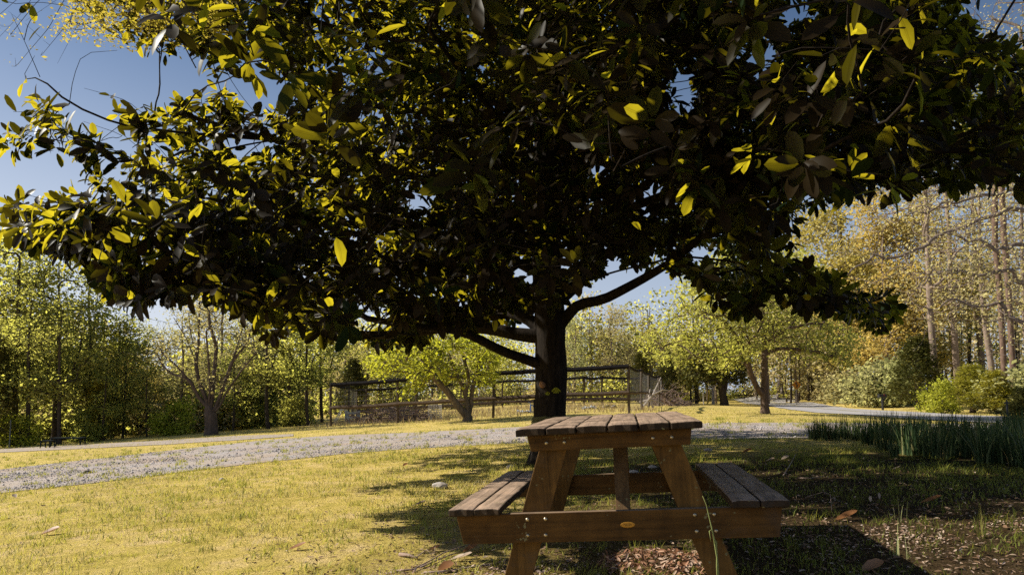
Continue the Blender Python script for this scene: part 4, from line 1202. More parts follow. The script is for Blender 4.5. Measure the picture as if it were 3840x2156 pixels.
place('bush_pale', 3830, 36, 2.6, 'shrub', 'pale bush at the right edge above the dark pole', 'shrub', G_R, 1.2)

# far wood, one mass
r = np.random.default_rng(31)
Vs, Fs, Ts, Mi, n = [], [], [], [], 0
spots = []
for _ in range(330):
    d = r.uniform(60, 105); px = r.uniform(-900, 4700)
    spots.append((px, d))
for _ in range(60):
    d = r.uniform(36, 50); px = r.uniform(-700, 1000)
    spots.append((px, d))
for px, d in spots:
    x = (px - CX) / F * d; z = float(g(x, d))
    hmax = 10.5 if px < 2600 else 15
    if px > 3000: hmax = 18
    if px < 1250 and d < 52: hmax = np.interp(px, [-700, 100, 400, 560, 680, 1250], [11, 9.5, 6.5, 4.2, 5.0, 6.5])
    elif px < 1250: hmax = np.interp(px, [-700, 300, 520, 640, 760, 1250], [12, 9, 6.2, 6.2, 9, 10])
    h = hmax * r.uniform(0.65, 1.0)
    tp = np.stack([x + np.cumsum(r.normal(0, 0.12, 5)), d + np.zeros(5), z + np.linspace(-.1, h * 0.9, 5)], 1)
    V, Fq = tube_arrays(tp, np.linspace(0.16, 0.03, 5) * r.uniform(0.6, 1.2), 5)
    Vs.append(V); Fs.append(Fq + n); n += len(V); Ts.append(np.full(len(V), .5)); Mi.append(np.full(len(Fq), r.integers(2, 4)))
    nb = 90
    Pl = ell_points(nb, (x, d, z + h * 0.55), (h * 0.2 + 0.7, h * 0.2 + 0.7, h * 0.5), r, 0.2)
    Pl = np.repeat(Pl, 9, 0) + r.normal(0, 0.35, (nb * 9, 3)); Pl = Pl[Pl[:, 2] > z]
    V, Fq = leaf_quads(Pl, r, 0.28, 1.4, 0.4)
    Vs.append(V); Fs.append(Fq + n); n += len(V); Ts.append(np.repeat(r.uniform(0, 1, len(Pl)), 4)); Mi.append(np.full(len(Fq), 0 if r.uniform() < (0.7 if px < 2600 else 0.25) else 1))
for _ in range(420):
    d = r.uniform(62, 100) if r.uniform() < .75 else r.uniform(52, 60); px = r.uniform(-900, 4700)
    if px < 1100 and r.uniform() < .6: d = r.uniform(33, 42)
    if 2560 < px < 3050 and d < 86: d = r.uniform(90, 110)
    if px >= 3050: d = r.uniform(62, 90)
    x = (px - CX) / F * d; z = float(g(x, d)); hh = r.uniform(0.8, 2.6)
    Pl = ell_points(46, (x, d, z + hh * 0.4), (r.uniform(1, 2.2), 1.0, hh * 0.6), r, 0.2)
    Pl = np.repeat(Pl, 8, 0) + r.normal(0, 0.22, (46 * 8, 3)); Pl = Pl[Pl[:, 2] > z]
    V, Fq = leaf_quads(Pl, r, 0.24, 1.4, 0.4)
    Vs.append(V); Fs.append(Fq + n); n += len(V); Ts.append(np.repeat(r.uniform(0, .8, len(Pl)), 4)); Mi.append(np.full(len(Fq), 0 if r.uniform() < .6 else 1))
far = link('far_wood', mk_mesh('far_wood', np.concatenate(Vs), [np.concatenate(Fs)], {'tint': np.concatenate(Ts)}, False, [M['leafy'], M['tan'], bark_dark, bark_grey], np.concatenate(Mi)))
tag(far, 'hazy spring wood closing off the view behind the lawn', 'wood', kind='stuff')

# ------------------------------------------------------------------ trees with a shape of their own
def rel(px, py, d, b): return at(px, py, d) - b


# lime tree in front of the pen
b = ground_at(1752, 1580); D0 = b[1]; r = np.random.default_rng(41)
tr = [(0, 0, -0.05), rel(1755, 1560, D0, b), rel(1752, 1510, D0, b), rel(1735, 1450, D0, b), rel(1705, 1390, D0 - .2, b), rel(1680, 1310, D0 - .4, b)]
lm = [[rel(1735, 1565, D0 - .1, b), rel(1722, 1530, D0 - .15, b), rel(1680, 1470, D0 - .3, b), rel(1640, 1430, D0 - .5, b), rel(1600, 1370, D0 - .6, b), rel(1570, 1320, D0 - .7, b)],
      [rel(1765, 1560, D0 + .1, b), rel(1765, 1500, D0 + .1, b), rel(1775, 1440, D0 + .1, b), rel(1795, 1380, D0 + .3, b), rel(1800, 1320, D0 + .4, b)],
      [rel(1745, 1480, D0, b), rel(1760, 1420, D0, b), rel(1740, 1350, D0, b), rel(1720, 1270, D0, b)]]
P1 = np.array([rel(r.uniform(1370, 1860), r.uniform(1255, 1480), D0 + r.uniform(-2.0, 2.0), b) for _ in range(900)])
px, py = project(P1 + b); P1 = P1[vnoise(P1[:, 0] + 0.6 * P1[:, 2], P1[:, 1] * 0.9 - 0.8 * P1[:, 2], 1.5, 14) > 0.40]
px, py = project(P1 + b)
P1 = P1[inside([(1375, 1345), (1480, 1270), (1650, 1235), (1800, 1250), (1870, 1340), (1850, 1430), (1800, 1445), (1720, 1425), (1620, 1415), (1575, 1468), (1520, 1475), (1545, 1415), (1480, 1392), (1400, 1405)], px, py)]
tree_proto('lime_tree', 'small many stemmed tree with bright lime green leaves in front of the pen', 'tree', b, 'lime', bark_mat('lit_grey_bark', (0.07, 0.055, 0.04), (0.22, 0.17, 0.12)), tr, P1, 41, R0=0.17, p=0.45, tipR=0.008, per=26, spread=0.17, size=0.115, step=0.3, limbs=lm, limb_w=20)  # bark is a plain mottled grey brown

# maple by the drive
b = ground_at(2870, 1552); D0 = b[1]; r = np.random.default_rng(42)
tr = [(0, 0, -0.05), rel(2868, 1520, D0, b), rel(2866, 1480, D0, b), rel(2868, 1420, D0, b), rel(2868, 1330, D0, b), rel(2866, 1240, D0, b), rel(2860, 1150, D0, b), rel(2850, 1060, D0, b)]
lm = [[rel(2866, 1500, D0, b), rel(2845, 1465, D0 - .1, b), rel(2818, 1410, D0 - .3, b), rel(2800, 1340, D0 - .6, b), rel(2760, 1260, D0 - .9, b), rel(2700, 1190, D0 - 1.2, b)],
      [rel(2868, 1320, D0, b), rel(2920, 1305, D0 - .2, b), rel(3000, 1310, D0 - .3, b), rel(3080, 1320, D0 - .3, b)],
      [rel(2868, 1280, D0, b), rel(2960, 1230, D0 - .4, b), rel(3060, 1210, D0 - .5, b)]]
P1 = np.array([rel(r.uniform(2400, 3220), r.uniform(880, 1420), D0 + r.uniform(-3.0, 3.0), b) for _ in range(2800)])
px, py = project(P1 + b); P1 = P1[vnoise(P1[:, 0] + 0.6 * P1[:, 2], P1[:, 1] * 0.9 - 0.8 * P1[:, 2], 1.1, 15) > 0.42]
px, py = project(P1 + b)
P1 = P1[inside([(2420, 1270), (2500, 1180), (2560, 1060), (2700, 960), (2850, 900), (3020, 950), (3120, 1080), (3160, 1200), (3230, 1290), (3190, 1370), (3100, 1350), (2990, 1330), (2920, 1290), (2840, 1310), (2780, 1370), (2690, 1400), (2620, 1370), (2500, 1360), (2430, 1330)], px, py)]
tree_proto('maple_tree', 'leafy green maple with a forked trunk beside the drive, right of the table', 'tree', b, 'maple', bark_mat('maple_bark', (0.05, 0.036, 0.027), (0.17, 0.115, 0.085)), tr, P1, 42, R0=0.155, p=0.42, tipR=0.007, per=22, spread=0.20, size=0.11, step=0.35, limbs=lm, flare=0.45, limb_w=30)

# dark forked tree behind it
b = ground_at(2715, 1508); D0 = 55.0; b = np.array([(2715 - CX) / F * D0, D0, float(g((2715 - CX) / F * D0, D0))]); r = np.random.default_rng(43)
tr = [(0, 0, -0.05), rel(2712, 1480, D0, b), rel(2700, 1440, D0, b), rel(2690, 1400, D0, b), rel(2680, 1340, D0, b)]
lm = [[rel(2715, 1480, D0, b), rel(2722, 1430, D0, b), rel(2725, 1370, D0, b)]]
P1 = np.array([rel(r.uniform(2560, 2800), r.uniform(1300, 1435), D0 + r.uniform(-2.4, 2.4), b) for _ in range(330)])
tree_proto('dark_tree', 'dark forked tree standing behind the maple near the far road', 'tree', b, 'cedar', bark_dark, tr, P1, 43, R0=0.3, p=0.45, tipR=0.02, per=28, spread=0.3, size=0.2, step=0.5, limbs=lm, limb_w=20)

# bare many stemmed tree
b = ground_at(792, 1630); D0 = b[1]; r = np.random.default_rng(44)
tr = [(0, 0, -0.05), rel(792, 1590, D0, b), rel(790, 1555, D0, b), rel(775, 1500, D0, b), rel(745, 1430, D0, b), rel(728, 1340, D0, b), rel(700, 1270, D0, b), rel(650, 1190, D0, b)]
ends = [((760, 1520), (720, 1440), (660, 1370), (606, 1323), -.6), ((752, 1450), (735, 1330), (715, 1250), (707, 1167), .4), ((780, 1545), (788, 1450), (782, 1350), (773, 1247), -.5), ((790, 1540), (800, 1440), (812, 1300), (838, 1187), .5),
        ((800, 1555), (835, 1460), (880, 1330), (909, 1232), .2), ((805, 1560), (850, 1470), (905, 1390), (960, 1323), -.4), ((735, 1370), (745, 1290), (747, 1167), (750, 1120), .6), ((870, 1360), (900, 1320), (929, 1283), (940, 1230), .6), ((700, 1420), (640, 1400), (610, 1370), (590, 1330), .6), ((812, 1300), (790, 1230), (780, 1170), (775, 1120), 0)]
lm = [[rel(*q, D0 + e[4] * i / 3, b) for i, q in enumerate(e[:4])] for e in ends]
P1 = np.array([rel(*(lambda q, s: (q[0] + r.normal(0, 28), q[1] - abs(r.normal(0, 42))))(e[r.integers(1, 4)], 0), D0 + r.uniform(-1, 1), b) for e in ends for _ in range(70)])
tree_proto('bare_tree', 'bare many stemmed tree fanning up from one thick trunk at the left wood edge', 'tree', b, 'tan', bark_mat('bare_stem_bark', (0.05, 0.037, 0.03), (0.17, 0.125, 0.10)), tr, P1, 44, R0=0.25, p=0.70, tipR=0.009, per=3, spread=0.2, size=0.10, step=0.3, limbs=lm, flare=0.2, limb_w=16)

# oak whose bare limbs reach in from the right
D0 = 26.0; bx = (4230 - CX) / F * D0; b = np.array([bx, D0, float(g(bx, D0))]); r = np.random.default_rng(45)
tr = [(0, 0, -0.1), rel(4230, 1300, D0, b), rel(4220, 1000, D0, b), rel(4200, 650, D0, b), rel(4180, 250, D0, b), rel(4200, -200, D0, b)]
lm = [[rel(4225, 1180, D0, b), rel(4000, 1210, D0 - .5, b), rel(3860, 1190, D0 - 1, b), rel(3740, 1140, D0 - 1, b), rel(3660, 1130, D0 - 1, b), rel(3560, 1150, D0 - 1, b)],
      [rel(4215, 980, D0, b), rel(4000, 1000, D0, b), rel(3850, 1050, D0, b), rel(3700, 1060, D0, b), rel(3580, 1030, D0, b), rel(3450, 1080, D0, b)],
      [rel(4210, 850, D0, b), rel(4000, 800, D0, b), rel(3800, 790, D0, b), rel(3640, 830, D0, b), rel(3480, 900, D0, b), rel(3300, 960, D0, b), rel(3180, 1010, D0, b)],
      [rel(4200, 720, D0, b), rel(3980, 700, D0 + 1, b), rel(3760, 700, D0 + 1, b), rel(3540, 770, D0 + 1, b), rel(3360, 830, D0 + 1, b)],
      [rel(4190, 450, D0, b), rel(4000, 330, D0 + 1, b), rel(3850, 190, D0 + 1, b), rel(3740, 60, D0 + 1, b)],
      [rel(4190, 300, D0, b), rel(3980, 120, D0 + 1, b), rel(3820, -30, D0 + 1, b)],
      [rel(4220, 1090, D0, b), rel(4000, 920, D0 - 1, b), rel(3840, 930, D0 - 1, b), rel(3700, 940, D0 - 1, b), rel(3560, 900, D0 - 1, b)]]
lm2 = []
for l_ in lm:
    q_ = np.array(l_); tt = np.linspace(0, len(q_) - 1, 4 * len(q_)); q_ = np.stack([np.interp(tt, np.arange(len(q_)), q_[:, i]) for i in range(3)], 1)
    kk = np.ones(5) / 5; nz = np.stack([np.convolve(r.normal(0, 0.42, len(q_) + 4), kk, 'valid') for _ in range(3)], 1); nz[0] = 0
    lm2.append(list(q_ + nz))
lm = lm2
P1 = []
for l_ in lm:
    for _ in range(170):
        i = r.integers(6, len(l_)); P1.append(np.array(l_[i]) + r.normal(0, 1, 3) * np.array([1.1, 1.0, 0.9]) + np.array([-0.3, 0, 0.1]))
tree_proto('bare_oak', 'bare grey oak whose long crooked limbs reach in from the right edge', 'tree', b, 'tan', bark_mat('oak_bark', (0.085, 0.064, 0.053), (0.30, 0.235, 0.195)), tr, np.array(P1), 45, R0=0.30, p=0.6, tipR=0.008, per=5, spread=0.25, size=0.09, step=0.5, limbs=lm, limb_w=14)

# overhanging sprays at the top left
D0 = 6.2; b = at(-500, -900, D0); r = np.random.default_rng(46)
tr = [(0, 0, 0), rel(-200, -500, D0, b), rel(200, -250, D0, b), rel(600, -120, D0, b), rel(950, -60, D0, b)]
lm = [[rel(180, -250, D0, b), rel(150, -100, D0, b), rel(160, 60, D0, b), rel(140, 150, D0, b), rel(130, 220, D0, b)], [rel(-100, -350, D0, b), rel(0, -200, D0, b), rel(100, 0, D0, b), rel(20, 120, D0, b), rel(-20, 230, D0, b)],
      [rel(300, -210, D0, b), rel(420, -60, D0, b), rel(560, 40, D0, b), rel(600, 110, D0, b)], [rel(600, -120, D0, b), rel(680, 0, D0, b), rel(760, 80, D0, b), rel(860, 130, D0, b)]]
P1 = np.array([rel(r.uniform(240, 860), r.uniform(-120, 130) if r.uniform() < .8 else r.uniform(60, 170), D0 + r.uniform(-.5, .4), b) for _ in range(170)])
P2 = np.array([rel(r.uniform(-60, 220), r.uniform(-50, 210), D0 + r.uniform(-.4, .4), b) for _ in range(46)])
br = tree_proto('overhanging_branch', 'feathery yellow leaved branch hanging into the top left corner', 'branch', b, 'catkin', bark_dark, tr, P1, 46, R0=0.03, p=0.5, tipR=0.0022, per=26, spread=0.07, size=0.036, step=0.14, limbs=lm[2:], elong=2.6, flare=0, limb_w=4, part='leaves', zmin=None)
b2 = at(900, -260, D0 + 0.3); r = np.random.default_rng(48)
tw = [[rel(q0, -200, D0 + .3, b2), rel((q0 * 2 + q1) / 3 + r.normal(0, 12), -200 + (y1 + 200) * .35, D0 + .3, b2), rel((q0 + q1 * 2) / 3 + r.normal(0, 12), -200 + (y1 + 200) * .68, D0 + .3, b2), rel(q1, y1, D0 + .3, b2)]
      for q0, q1, y1 in [(430, 150, 215), (520, 190, 140), (330, 40, 130), (300, -40, 90), (260, -40, 180), (480, 95, 80), (600, 260, 60), (380, 60, 250), (250, -60, 30), (420, 215, 240), (560, 230, 110)]]
P2 = np.array([np.array(l_[r.integers(1, 4)]) + r.normal(0, 0.09, 3) for l_ in tw for _ in range(7)])
tree_proto('bare_branch', 'bare dark twigs slanting down at the top left corner beside the yellow leaved branch', 'branch', b2, 'catkin', bark_dark, [(0, 0, 0), rel(600, -215, D0 + .3, b2), rel(200, -205, D0 + .3, b2), rel(-100, -200, D0 + .3, b2)], P2, 47, R0=0.012, p=0.5, tipR=0.0016, per=3, spread=0.05, size=0.03, step=0.12, limbs=tw, elong=2.2, flare=0, limb_w=1, part='leaves', zmin=None)

# ------------------------------------------------------------------ the wire pen
rail_d = flat_mat('dark_rail', (0.010, 0.009, 0.011), (0.026, 0.022, 0.022), 12, 0.95, 0.05)
rail_b = flat_mat('weathered_rail', (0.055, 0.038, 0.026), (0.15, 0.105, 0.075), 14, 0.9, 0.1)
post_m = flat_mat('pen_post', (0.045, 0.03, 0.02), (0.11, 0.08, 0.055), 14, 0.85)
wire_m = flat_mat('galvanised_wire', (0.30, 0.28, 0.26), None, 30, 0.6, 0.4, 0.2)
pen = thing('wire_pen_fence', 'tall garden pen of rough posts, two rails and wire mesh behind the drive', 'fence', (0, 30, float(g(0, 30))))
PO = np.array(pen.location)


def gp(px, d): x = (px - CX) / F * d; return np.array([x, d, float(g(x, d))])


fl = [gp(1245, 30.0), gp(1492, 29.0), gp(1850, 28.0), gp(2060, 27.4), gp(2358, 26.6)]
bk = [gp(1340, 46.5), gp(1560, 47), gp(1730, 47), gp(1885, 47), gp(2190, 46), gp(2257, 46), gp(2432, 46), gp(2480, 46)]
side_r = [gp(2405, 31.5), gp(2432, 37.5), gp(2470, 42)]
side_l = [gp(1310, 37), gp(1376, 46.5)]
HP = 1.87
for q in fl + bk + side_r + side_l:
    mb = MB(); h = HP + rng.uniform(-0.04, 0.03)
    mb.tube([q - PO + np.array([0, 0, -0.1]), q - PO + np.array([rng.normal(0, .02), 0, h / 2]), q - PO + np.array([rng.normal(0, .03), 0, h])], 0.055 if q[1] < 40 else 0.06, 7)
    mb.build('post', post_m, pen)


def rails(line, z, mat, w_, sag=0.0, gaps=()):
    for i in range(len(line) - 1):
        if i in gaps: continue
        a_, c_ = line[i] - PO + np.array([0, 0, z]), line[i + 1] - PO + np.array([0, 0, z])
        t = np.linspace(0, 1, 7)[:, None]
        Pm = a_ * (1 - t) + c_ * t; Pm[:, 2] -= sag * np.sin(PI * t[:, 0]) * rng.uniform(0.5, 1.2); Pm[:, 2] += rng.normal(0, 0.008, 7)
        mb = MB(); mb.tube(Pm, w_, 6); mb.build('rail', mat, pen)


rails(fl, HP - 0.06, rail_d, 0.10, 0.02)
rails(fl, 0.80, rail_b, 0.098, 0.02)
rails(bk, HP - 0.05, rail_d, 0.09, 0.06)
rails(bk, 0.40, rail_b, 0.12, 0.02)
rails([fl[-1]] + side_r + [bk[-1]], HP - 0.05, rail_d, 0.055, 0.12)
rails([fl[-1]] + side_r + [bk[-1]], 0.80, rail_b, 0.06, 0.02)
rails([fl[0]] + side_l[:1] + [bk[0]], HP - 0.05, rail_d, 0.055, 0.1)
mb = MB()
for line in (fl, bk, [fl[-1]] + side_r + [bk[-1]], [fl[0]] + side_l[:1] + [bk[0]]):
    for i in range(len(line) - 1):
        for z in np.linspace(0.1, 1.75, 8):
            mb.tube([line[i] - PO + np.array([0, 0, z]), line[i + 1] - PO + np.array([0, 0, z])], 0.004, 3, cap=False)
        L_ = np.linalg.norm(line[i + 1] - line[i]); nn = int(L_ / 0.45)
        for k_ in range(nn):
            q = line[i] + (line[i + 1] - line[i]) * (k_ + .5) / nn - PO
            mb.tube([q + np.array([0, 0, .05]), q + np.array([0, 0, 1.8])], 0.003, 3, cap=False)
mb.build('wire_mesh', wire_m, pen)

# things in the pen
white_m = flat_mat('chipped_white_paint', (0.55, 0.56, 0.56), (0.38, 0.38, 0.37), 16, 0.7)
b = gp(1290, 33); lad = thing('step_ladder', 'pale folded step ladder leaning in the left corner of the pen', 'ladder', b)
for s_ in (-1, 1):
    mb = MB(); mb.tube([(-0.42 + 0.0, s_ * 0.2, 0), (0.02, s_ * 0.14, 0.85)], 0.022, 6); mb.build('rail', white_m, lad)
    mb = MB(); mb.tube([(0.40, s_ * 0.2, 0), (0.02, s_ * 0.14, 0.85)], 0.018, 6); mb.build('leg', white_m, lad)
for k_ in range(3):
    f_ = (k_ + 1) / 4
    mb = MB(); mb.box((-0.42 + 0.44 * f_, 0, 0.85 * f_), (0.10, 0.38, 0.025)); mb.build('step', white_m, lad)
b = gp(1325, 34); cr = thing('crate', 'pale slatted crate beside the ladder in the pen', 'crate', b)
for k_ in range(3):
    mb = MB(); mb.box((0, -0.3, 0.08 + k_ * 0.2), (0.62, 0.03, 0.11)); mb.build('slat', white_m, cr, bevel=0.004)
for s_ in (-1, 1):
    mb = MB(); mb.box((s_ * 0.3, 0, 0.30), (0.04, 0.56, 0.58)); mb.build('side_panel', white_m, cr, bevel=0.004)

twig_m = flat_mat('dry_brush', (0.34, 0.24, 0.19), (0.16, 0.10, 0.08), 9, 0.9)


def brush(name, label, b, rx, h, n, seed, rad=0.012):
    r = np.random.default_rng(seed); mb = MB()
    for _ in range(n):
        a_ = r.uniform(0, 6.28); rr_ = rx * math.sqrt(r.uniform(0, 1)); x_, y_ = rr_ * math.cos(a_), rr_ * 0.6 * math.sin(a_)
        hh = h * (1 - (rr_ / rx) ** 2) * r.uniform(0.1, 1); dv = unit(r.normal(0, 1, 3) * np.array([1, .6, .45])); l_ = r.uniform(0.25, 0.8)
        p0 = np.array([x_, y_, max(hh, 0.02)]); p1 = p0 + dv * l_; p1[2] = max(p1[2], 0.02); mid_ = (p0 + p1) / 2 + r.normal(0, .05, 3); mid_[2] = max(mid_[2], .02)
        mb.tube([p0, mid_, p1], [rad, rad * .8, rad * .4], 4)
    o = mb.build(name, twig_m); o.location = tuple(b); tag(o, label, 'brush pile')


brush('brush_pile', 'heap of pinkish dead brush behind the left rails of the pen', gp(1470, 31.5), 1.7, 0.75, 420, 1, 0.016)
brush('brush_pile', 'heap of grey dead twigs in the pen, nearer the lime tree', gp(1560, 31.0), 1.1, 0.55, 240, 2, 0.014)
brush('brush_pile', 'tangle of dead brush just right of the pen', gp(2500, 44), 1.6, 1.3, 320, 3, 0.02)
# bleached dead limbs
mb = MB(); b = gp(2440, 36)
for p_ in ([(-0.5, 0, 0), (0.1, 0, 0.7), (0.55, 0.1, 1.6)], [(0.1, 0, 0), (-.1, .1, .6), (0.0, .2, 1.0)], [(-.6, 0.1, 0.3), (0, 0, .45), (.7, 0, .2)], [(0.1, 0, .7), (.6, 0, .95), (1.0, 0, .9)]): mb.tube(p_, [0.06, 0.045, 0.02], 6)
o = mb.build('dead_limbs', flat_mat('bleached_wood', (0.55, 0.48, 0.43), (0.36, 0.3, 0.26), 8)); o.location = tuple(b); tag(o, 'bleached dead limbs leaning inside the right corner of the pen', 'dead wood')
# roll of wire netting
b = gp(1632, 30.6); roll = thing('wire_roll', 'upright grey roll of wire netting at the end of the brush heaps', 'wire roll', b)
mb = MB()
for z in np.linspace(0.02, 0.66, 9):
    aa = np.linspace(0, 2 * PI, 20); mb.tube(np.stack([0.30 * np.cos(aa), 0.30 * np.sin(aa), np.full(20, z)], 1), 0.007, 3, cap=False)
for q in np.linspace(0, 2 * PI, 26, endpoint=False): mb.tube([(0.30 * math.cos(q), 0.30 * math.sin(q), 0), (0.30 * math.cos(q), 0.30 * math.sin(q), 0.68)], 0.006, 3, cap=False)
mb.build('netting', flat_mat('pale_wire', (0.5, 0.46, 0.42), None, 30, 0.6), roll)
# blue water pump
blue = flat_mat('blue_paint', (0.03, 0.13, 0.42), (0.02, 0.08, 0.3), 20, 0.5)
b = gp(1990, 32.5); pump = thing('hand_pump', 'small blue water hydrant by the magnolia trunk, inside the pen', 'water hydrant', b)
mb = MB(); mb.tube([(0, 0, -0.05), (0, 0, 0.42)], 0.035, 8); mb.build('pipe', blue, pump)
mb = MB(); mb.tube([(0, 0, 0.36), (0.11, -0.02, 0.36), (0.13, -0.02, 0.28)], 0.028, 7); mb.build('spout', blue, pump)
mb = MB(); mb.tube([(-0.03, 0, 0.43), (0.02, 0, 0.47), (-0.13, 0, 0.50)], 0.016, 6); mb.build('handle', blue, pump)
for px_, d_, lab in ((1968, 33, 'pale tarp scrap on the ground beside the blue hydrant'), (2210, 34, 'pale tarp scrap on the ground in the pen right of the magnolia trunk'), (2285, 36, 'pale heap of scrap by the far rail of the pen, left of the corner post')):
    r = np.random.default_rng(int(px_)); bm = bmesh.new(); bmesh.ops.create_grid(bm, x_segments=8, y_segments=6, size=0.5)
    for v in bm.verts: v.co.z = abs(r.normal(0, 0.07)) + 0.02 * (1 - abs(v.co.x)); v.co.x *= 0.8 + r.normal(0, .05)
    me = bpy.data.meshes.new('tarp'); bm.to_mesh(me); bm.free(); me.materials.append(white_m)
    o = link('tarp', me); o.location = tuple(gp(px_, d_)); tag(o, lab, 'tarp')
# dry tall grass in the pen
r = np.random.default_rng(51); x = r.uniform(-9, 6.5, 5000); y = r.uniform(27.5, 46, 5000)
n = len(x); a = r.uniform(0, 6.28, n)
V, Fq, k = blades(np.stack([x, y, g(x, y)], 1), r.uniform(0.08, 0.36, n), np.stack([np.cos(a), np.sin(a)], 1), r.uniform(.2, .9, n), r.uniform(.012, .03, n), 3, r)
dry_m = leaf_mat('dry_grass', [(0, (0.28, 0.19, 0.10)), (0.5, (0.42, 0.30, 0.17)), (1, (0.5, 0.40, 0.20))], (0.5, 0.35, 0.12), 0.3, vary=0)
tag(link('dry_grass', mk_mesh('dry_grass', V, [Fq], {'tint': np.repeat(r.uniform(0, 1, n), k)}, mats=[dry_m])), 'straw coloured dead grass growing inside the wire pen', 'grass', kind='stuff')

# ------------------------------------------------------------------ road side
dk = flat_mat('black_paint', (0.014, 0.014, 0.018), (0.03, 0.03, 0.034), 20, 0.45, 0.4)
b = gp(3305, 43.5); mbx = thing('mailbox', 'black mailbox on a post at the far side of the road', 'mailbox', b, math.radians(8))
mb = MB(); mb.box((0, 0, 0.40), (0.10, 0.10, 0.86)); mb.build('post', dk, mbx, bevel=0.006)
mb = MB(); mb.box((0.08, 0, 0.62), (0.09, 0.08, 0.35), Matrix.Rotation(0.7, 3, 'Y')); mb.build('bracket', dk, mbx)
mb = MB(); aa = np.linspace(0, PI, 10); prof = [(-0.09, 0.80), ] + [(-0.09 * math.cos(q), 0.92 + 0.09 * math.sin(q)) for q in aa] + [(0.09, 0.80)]
V = [(xx, y_, z_) for xx in (-0.27, 0.27) for y_, z_ in prof]; nn = len(prof)
mb.add(V, [tuple(range(nn)), tuple(range(nn, 2 * nn))[::-1]] + [(i, (i + 1) % nn, nn + (i + 1) % nn, nn + i) for i in range(nn)]); box = mb.build('box', dk, mbx)
mb = MB(); mb.box((0.06, -0.1, 0.96), (0.03, 0.01, 0.14)); mb.build('flag', flat_mat('red_flag', (0.25, 0.02, 0.02)), box)

b = gp(2985, 62); sg = thing('warning_sign', 'orange yellow diamond road sign with a black winding arrow', 'road sign', b, math.radians(-6))
mb = MB(); mb.box((0, 0.03, 0.8), (0.05, 0.04, 1.75)); mb.build('post', flat_mat('sign_post', (0.22, 0.19, 0.15)), sg)
S_ = 0.40; zc = 1.70 - float(b[2])
mb = MB(); mb.add([(0, -.01, zc + S_), (S_, -.01, zc), (0, -.01, zc - S_), (-S_, -.01, zc), (0, .005, zc + S_), (S_, .005, zc), (0, .005, zc - S_), (-S_, .005, zc)], [(0, 1, 2, 3), (7, 6, 5, 4), (0, 4, 5, 1), (1, 5, 6, 2), (2, 6, 7, 3), (3, 7, 4, 0)])
pl = mb.build('plate', flat_mat('sign_yellow', (0.62, 0.24, 0.015), (0.5, 0.19, 0.012), 10, 0.5), sg)
mb = MB(); wv = [(0.015, -.24), (0.025, -.13), (0.065, -.05), (0.05, 0.02), (-.03, 0.075), (-.05, 0.12), (-.03, 0.17)]
for i in range(len(wv) - 1):
    (xa, za), (xb, zb) = wv[i], wv[i + 1]; dxn, dzn = unit(np.array([xb - xa, zb - za])); px_, pz_ = -dzn * 0.042, dxn * 0.042
    e = 0.012
    mb.add([(xa + px_ - dxn * e, -.016 - .0005 * i, zc + za + pz_ - dzn * e), (xa - px_ - dxn * e, -.016 - .0005 * i, zc + za - pz_ - dzn * e), (xb - px_ + dxn * e, -.016 - .0005 * i, zc + zb - pz_ + dzn * e), (xb + px_ + dxn * e, -.016 - .0005 * i, zc + zb + pz_ + dzn * e)], [(0, 1, 2, 3)])
mb.add([(-.12, -.020, zc + .155), (.06, -.020, zc + .155), (-.025, -.020, zc + .29)], [(0, 1, 2)])
mb.build('winding_arrow', dk, pl)

pale = flat_mat('pale_post', (0.55, 0.5, 0.45), (0.4, 0.35, 0.3), 8)
b = gp(2636, 58); o_ = thing('marker_post', 'short pale marker post at the far edge of the lawn', 'post', b)
mb = MB(); mb.tube([(0, 0, -.1), (0, 0, 1.0)], 0.055, 8); mb.build('shaft', pale, o_)
mb = MB(); mb.tube([(0, 0, 1.0), (0, 0, 1.04)], 0.065, 8); mb.build('cap', pale, o_)
b = gp(2655, 60); o_ = thing('guy_guard', 'yellow guy wire guard leaning beside the pale marker post', 'cable guard', b)
mb = MB(); mb.tube([(-0.12, 0, 0.0), (0.08, 0, 1.25)], 0.055, 7); mb.build('guard', flat_mat('guard_yellow', (0.6, 0.42, 0.03), None, 10, 0.5), o_)
mb = MB(); mb.tube([(0.08, 0, 1.25), (0.10, 0, 1.36)], [0.02, 0.02], 6); mb.tube([(0.10, 0.0, 1.36), (0.10, 0.0, 1.62)], [0.1, 0.1], 10); mb.build('cap', flat_mat('cap_lilac', (0.5, 0.46, 0.56)), o_)
b = gp(2672, 61); o_ = thing('utility_pole', 'pale utility pole right of the yellow cable guard', 'utility pole', b)
mb = MB(); mb.tube([(0, 0, -.2), (0, 0, 3.4), (0.03, 0, 9.0)], [0.15, 0.13, 0.10], 9); mb.build('shaft', bark_pale, o_)
mb = MB(); mb.box((0, -0.16, 8.3), (1.9, 0.09, 0.11)); mb.build('crossarm', bark_pale, o_)

# sagging wires on the left
wm = flat_mat('black_cable', (0.015, 0.015, 0.017))


def cable(p0, p1, sag, rad_, label):
    t = np.linspace(0, 1, 24)[:, None]; Pq = p0 * (1 - t) + p1 * t; Pq[:, 2] -= sag * 4 * (t * (1 - t))[:, 0]
    mb = MB(); mb.tube(Pq, rad_, 5); o = mb.build('overhead_cable', wm); tag(o, label, 'cable')


cable(at(-500, 1065, 22), at(1330, 1382, 46), 0.18, 0.013, 'thick black cable sagging across the left trees, the lower of two')
cable(at(-500, 985, 22), at(1330, 1330, 48), 0.15, 0.007, 'thin cable above the thick one, crossing the gap of sky on the left')

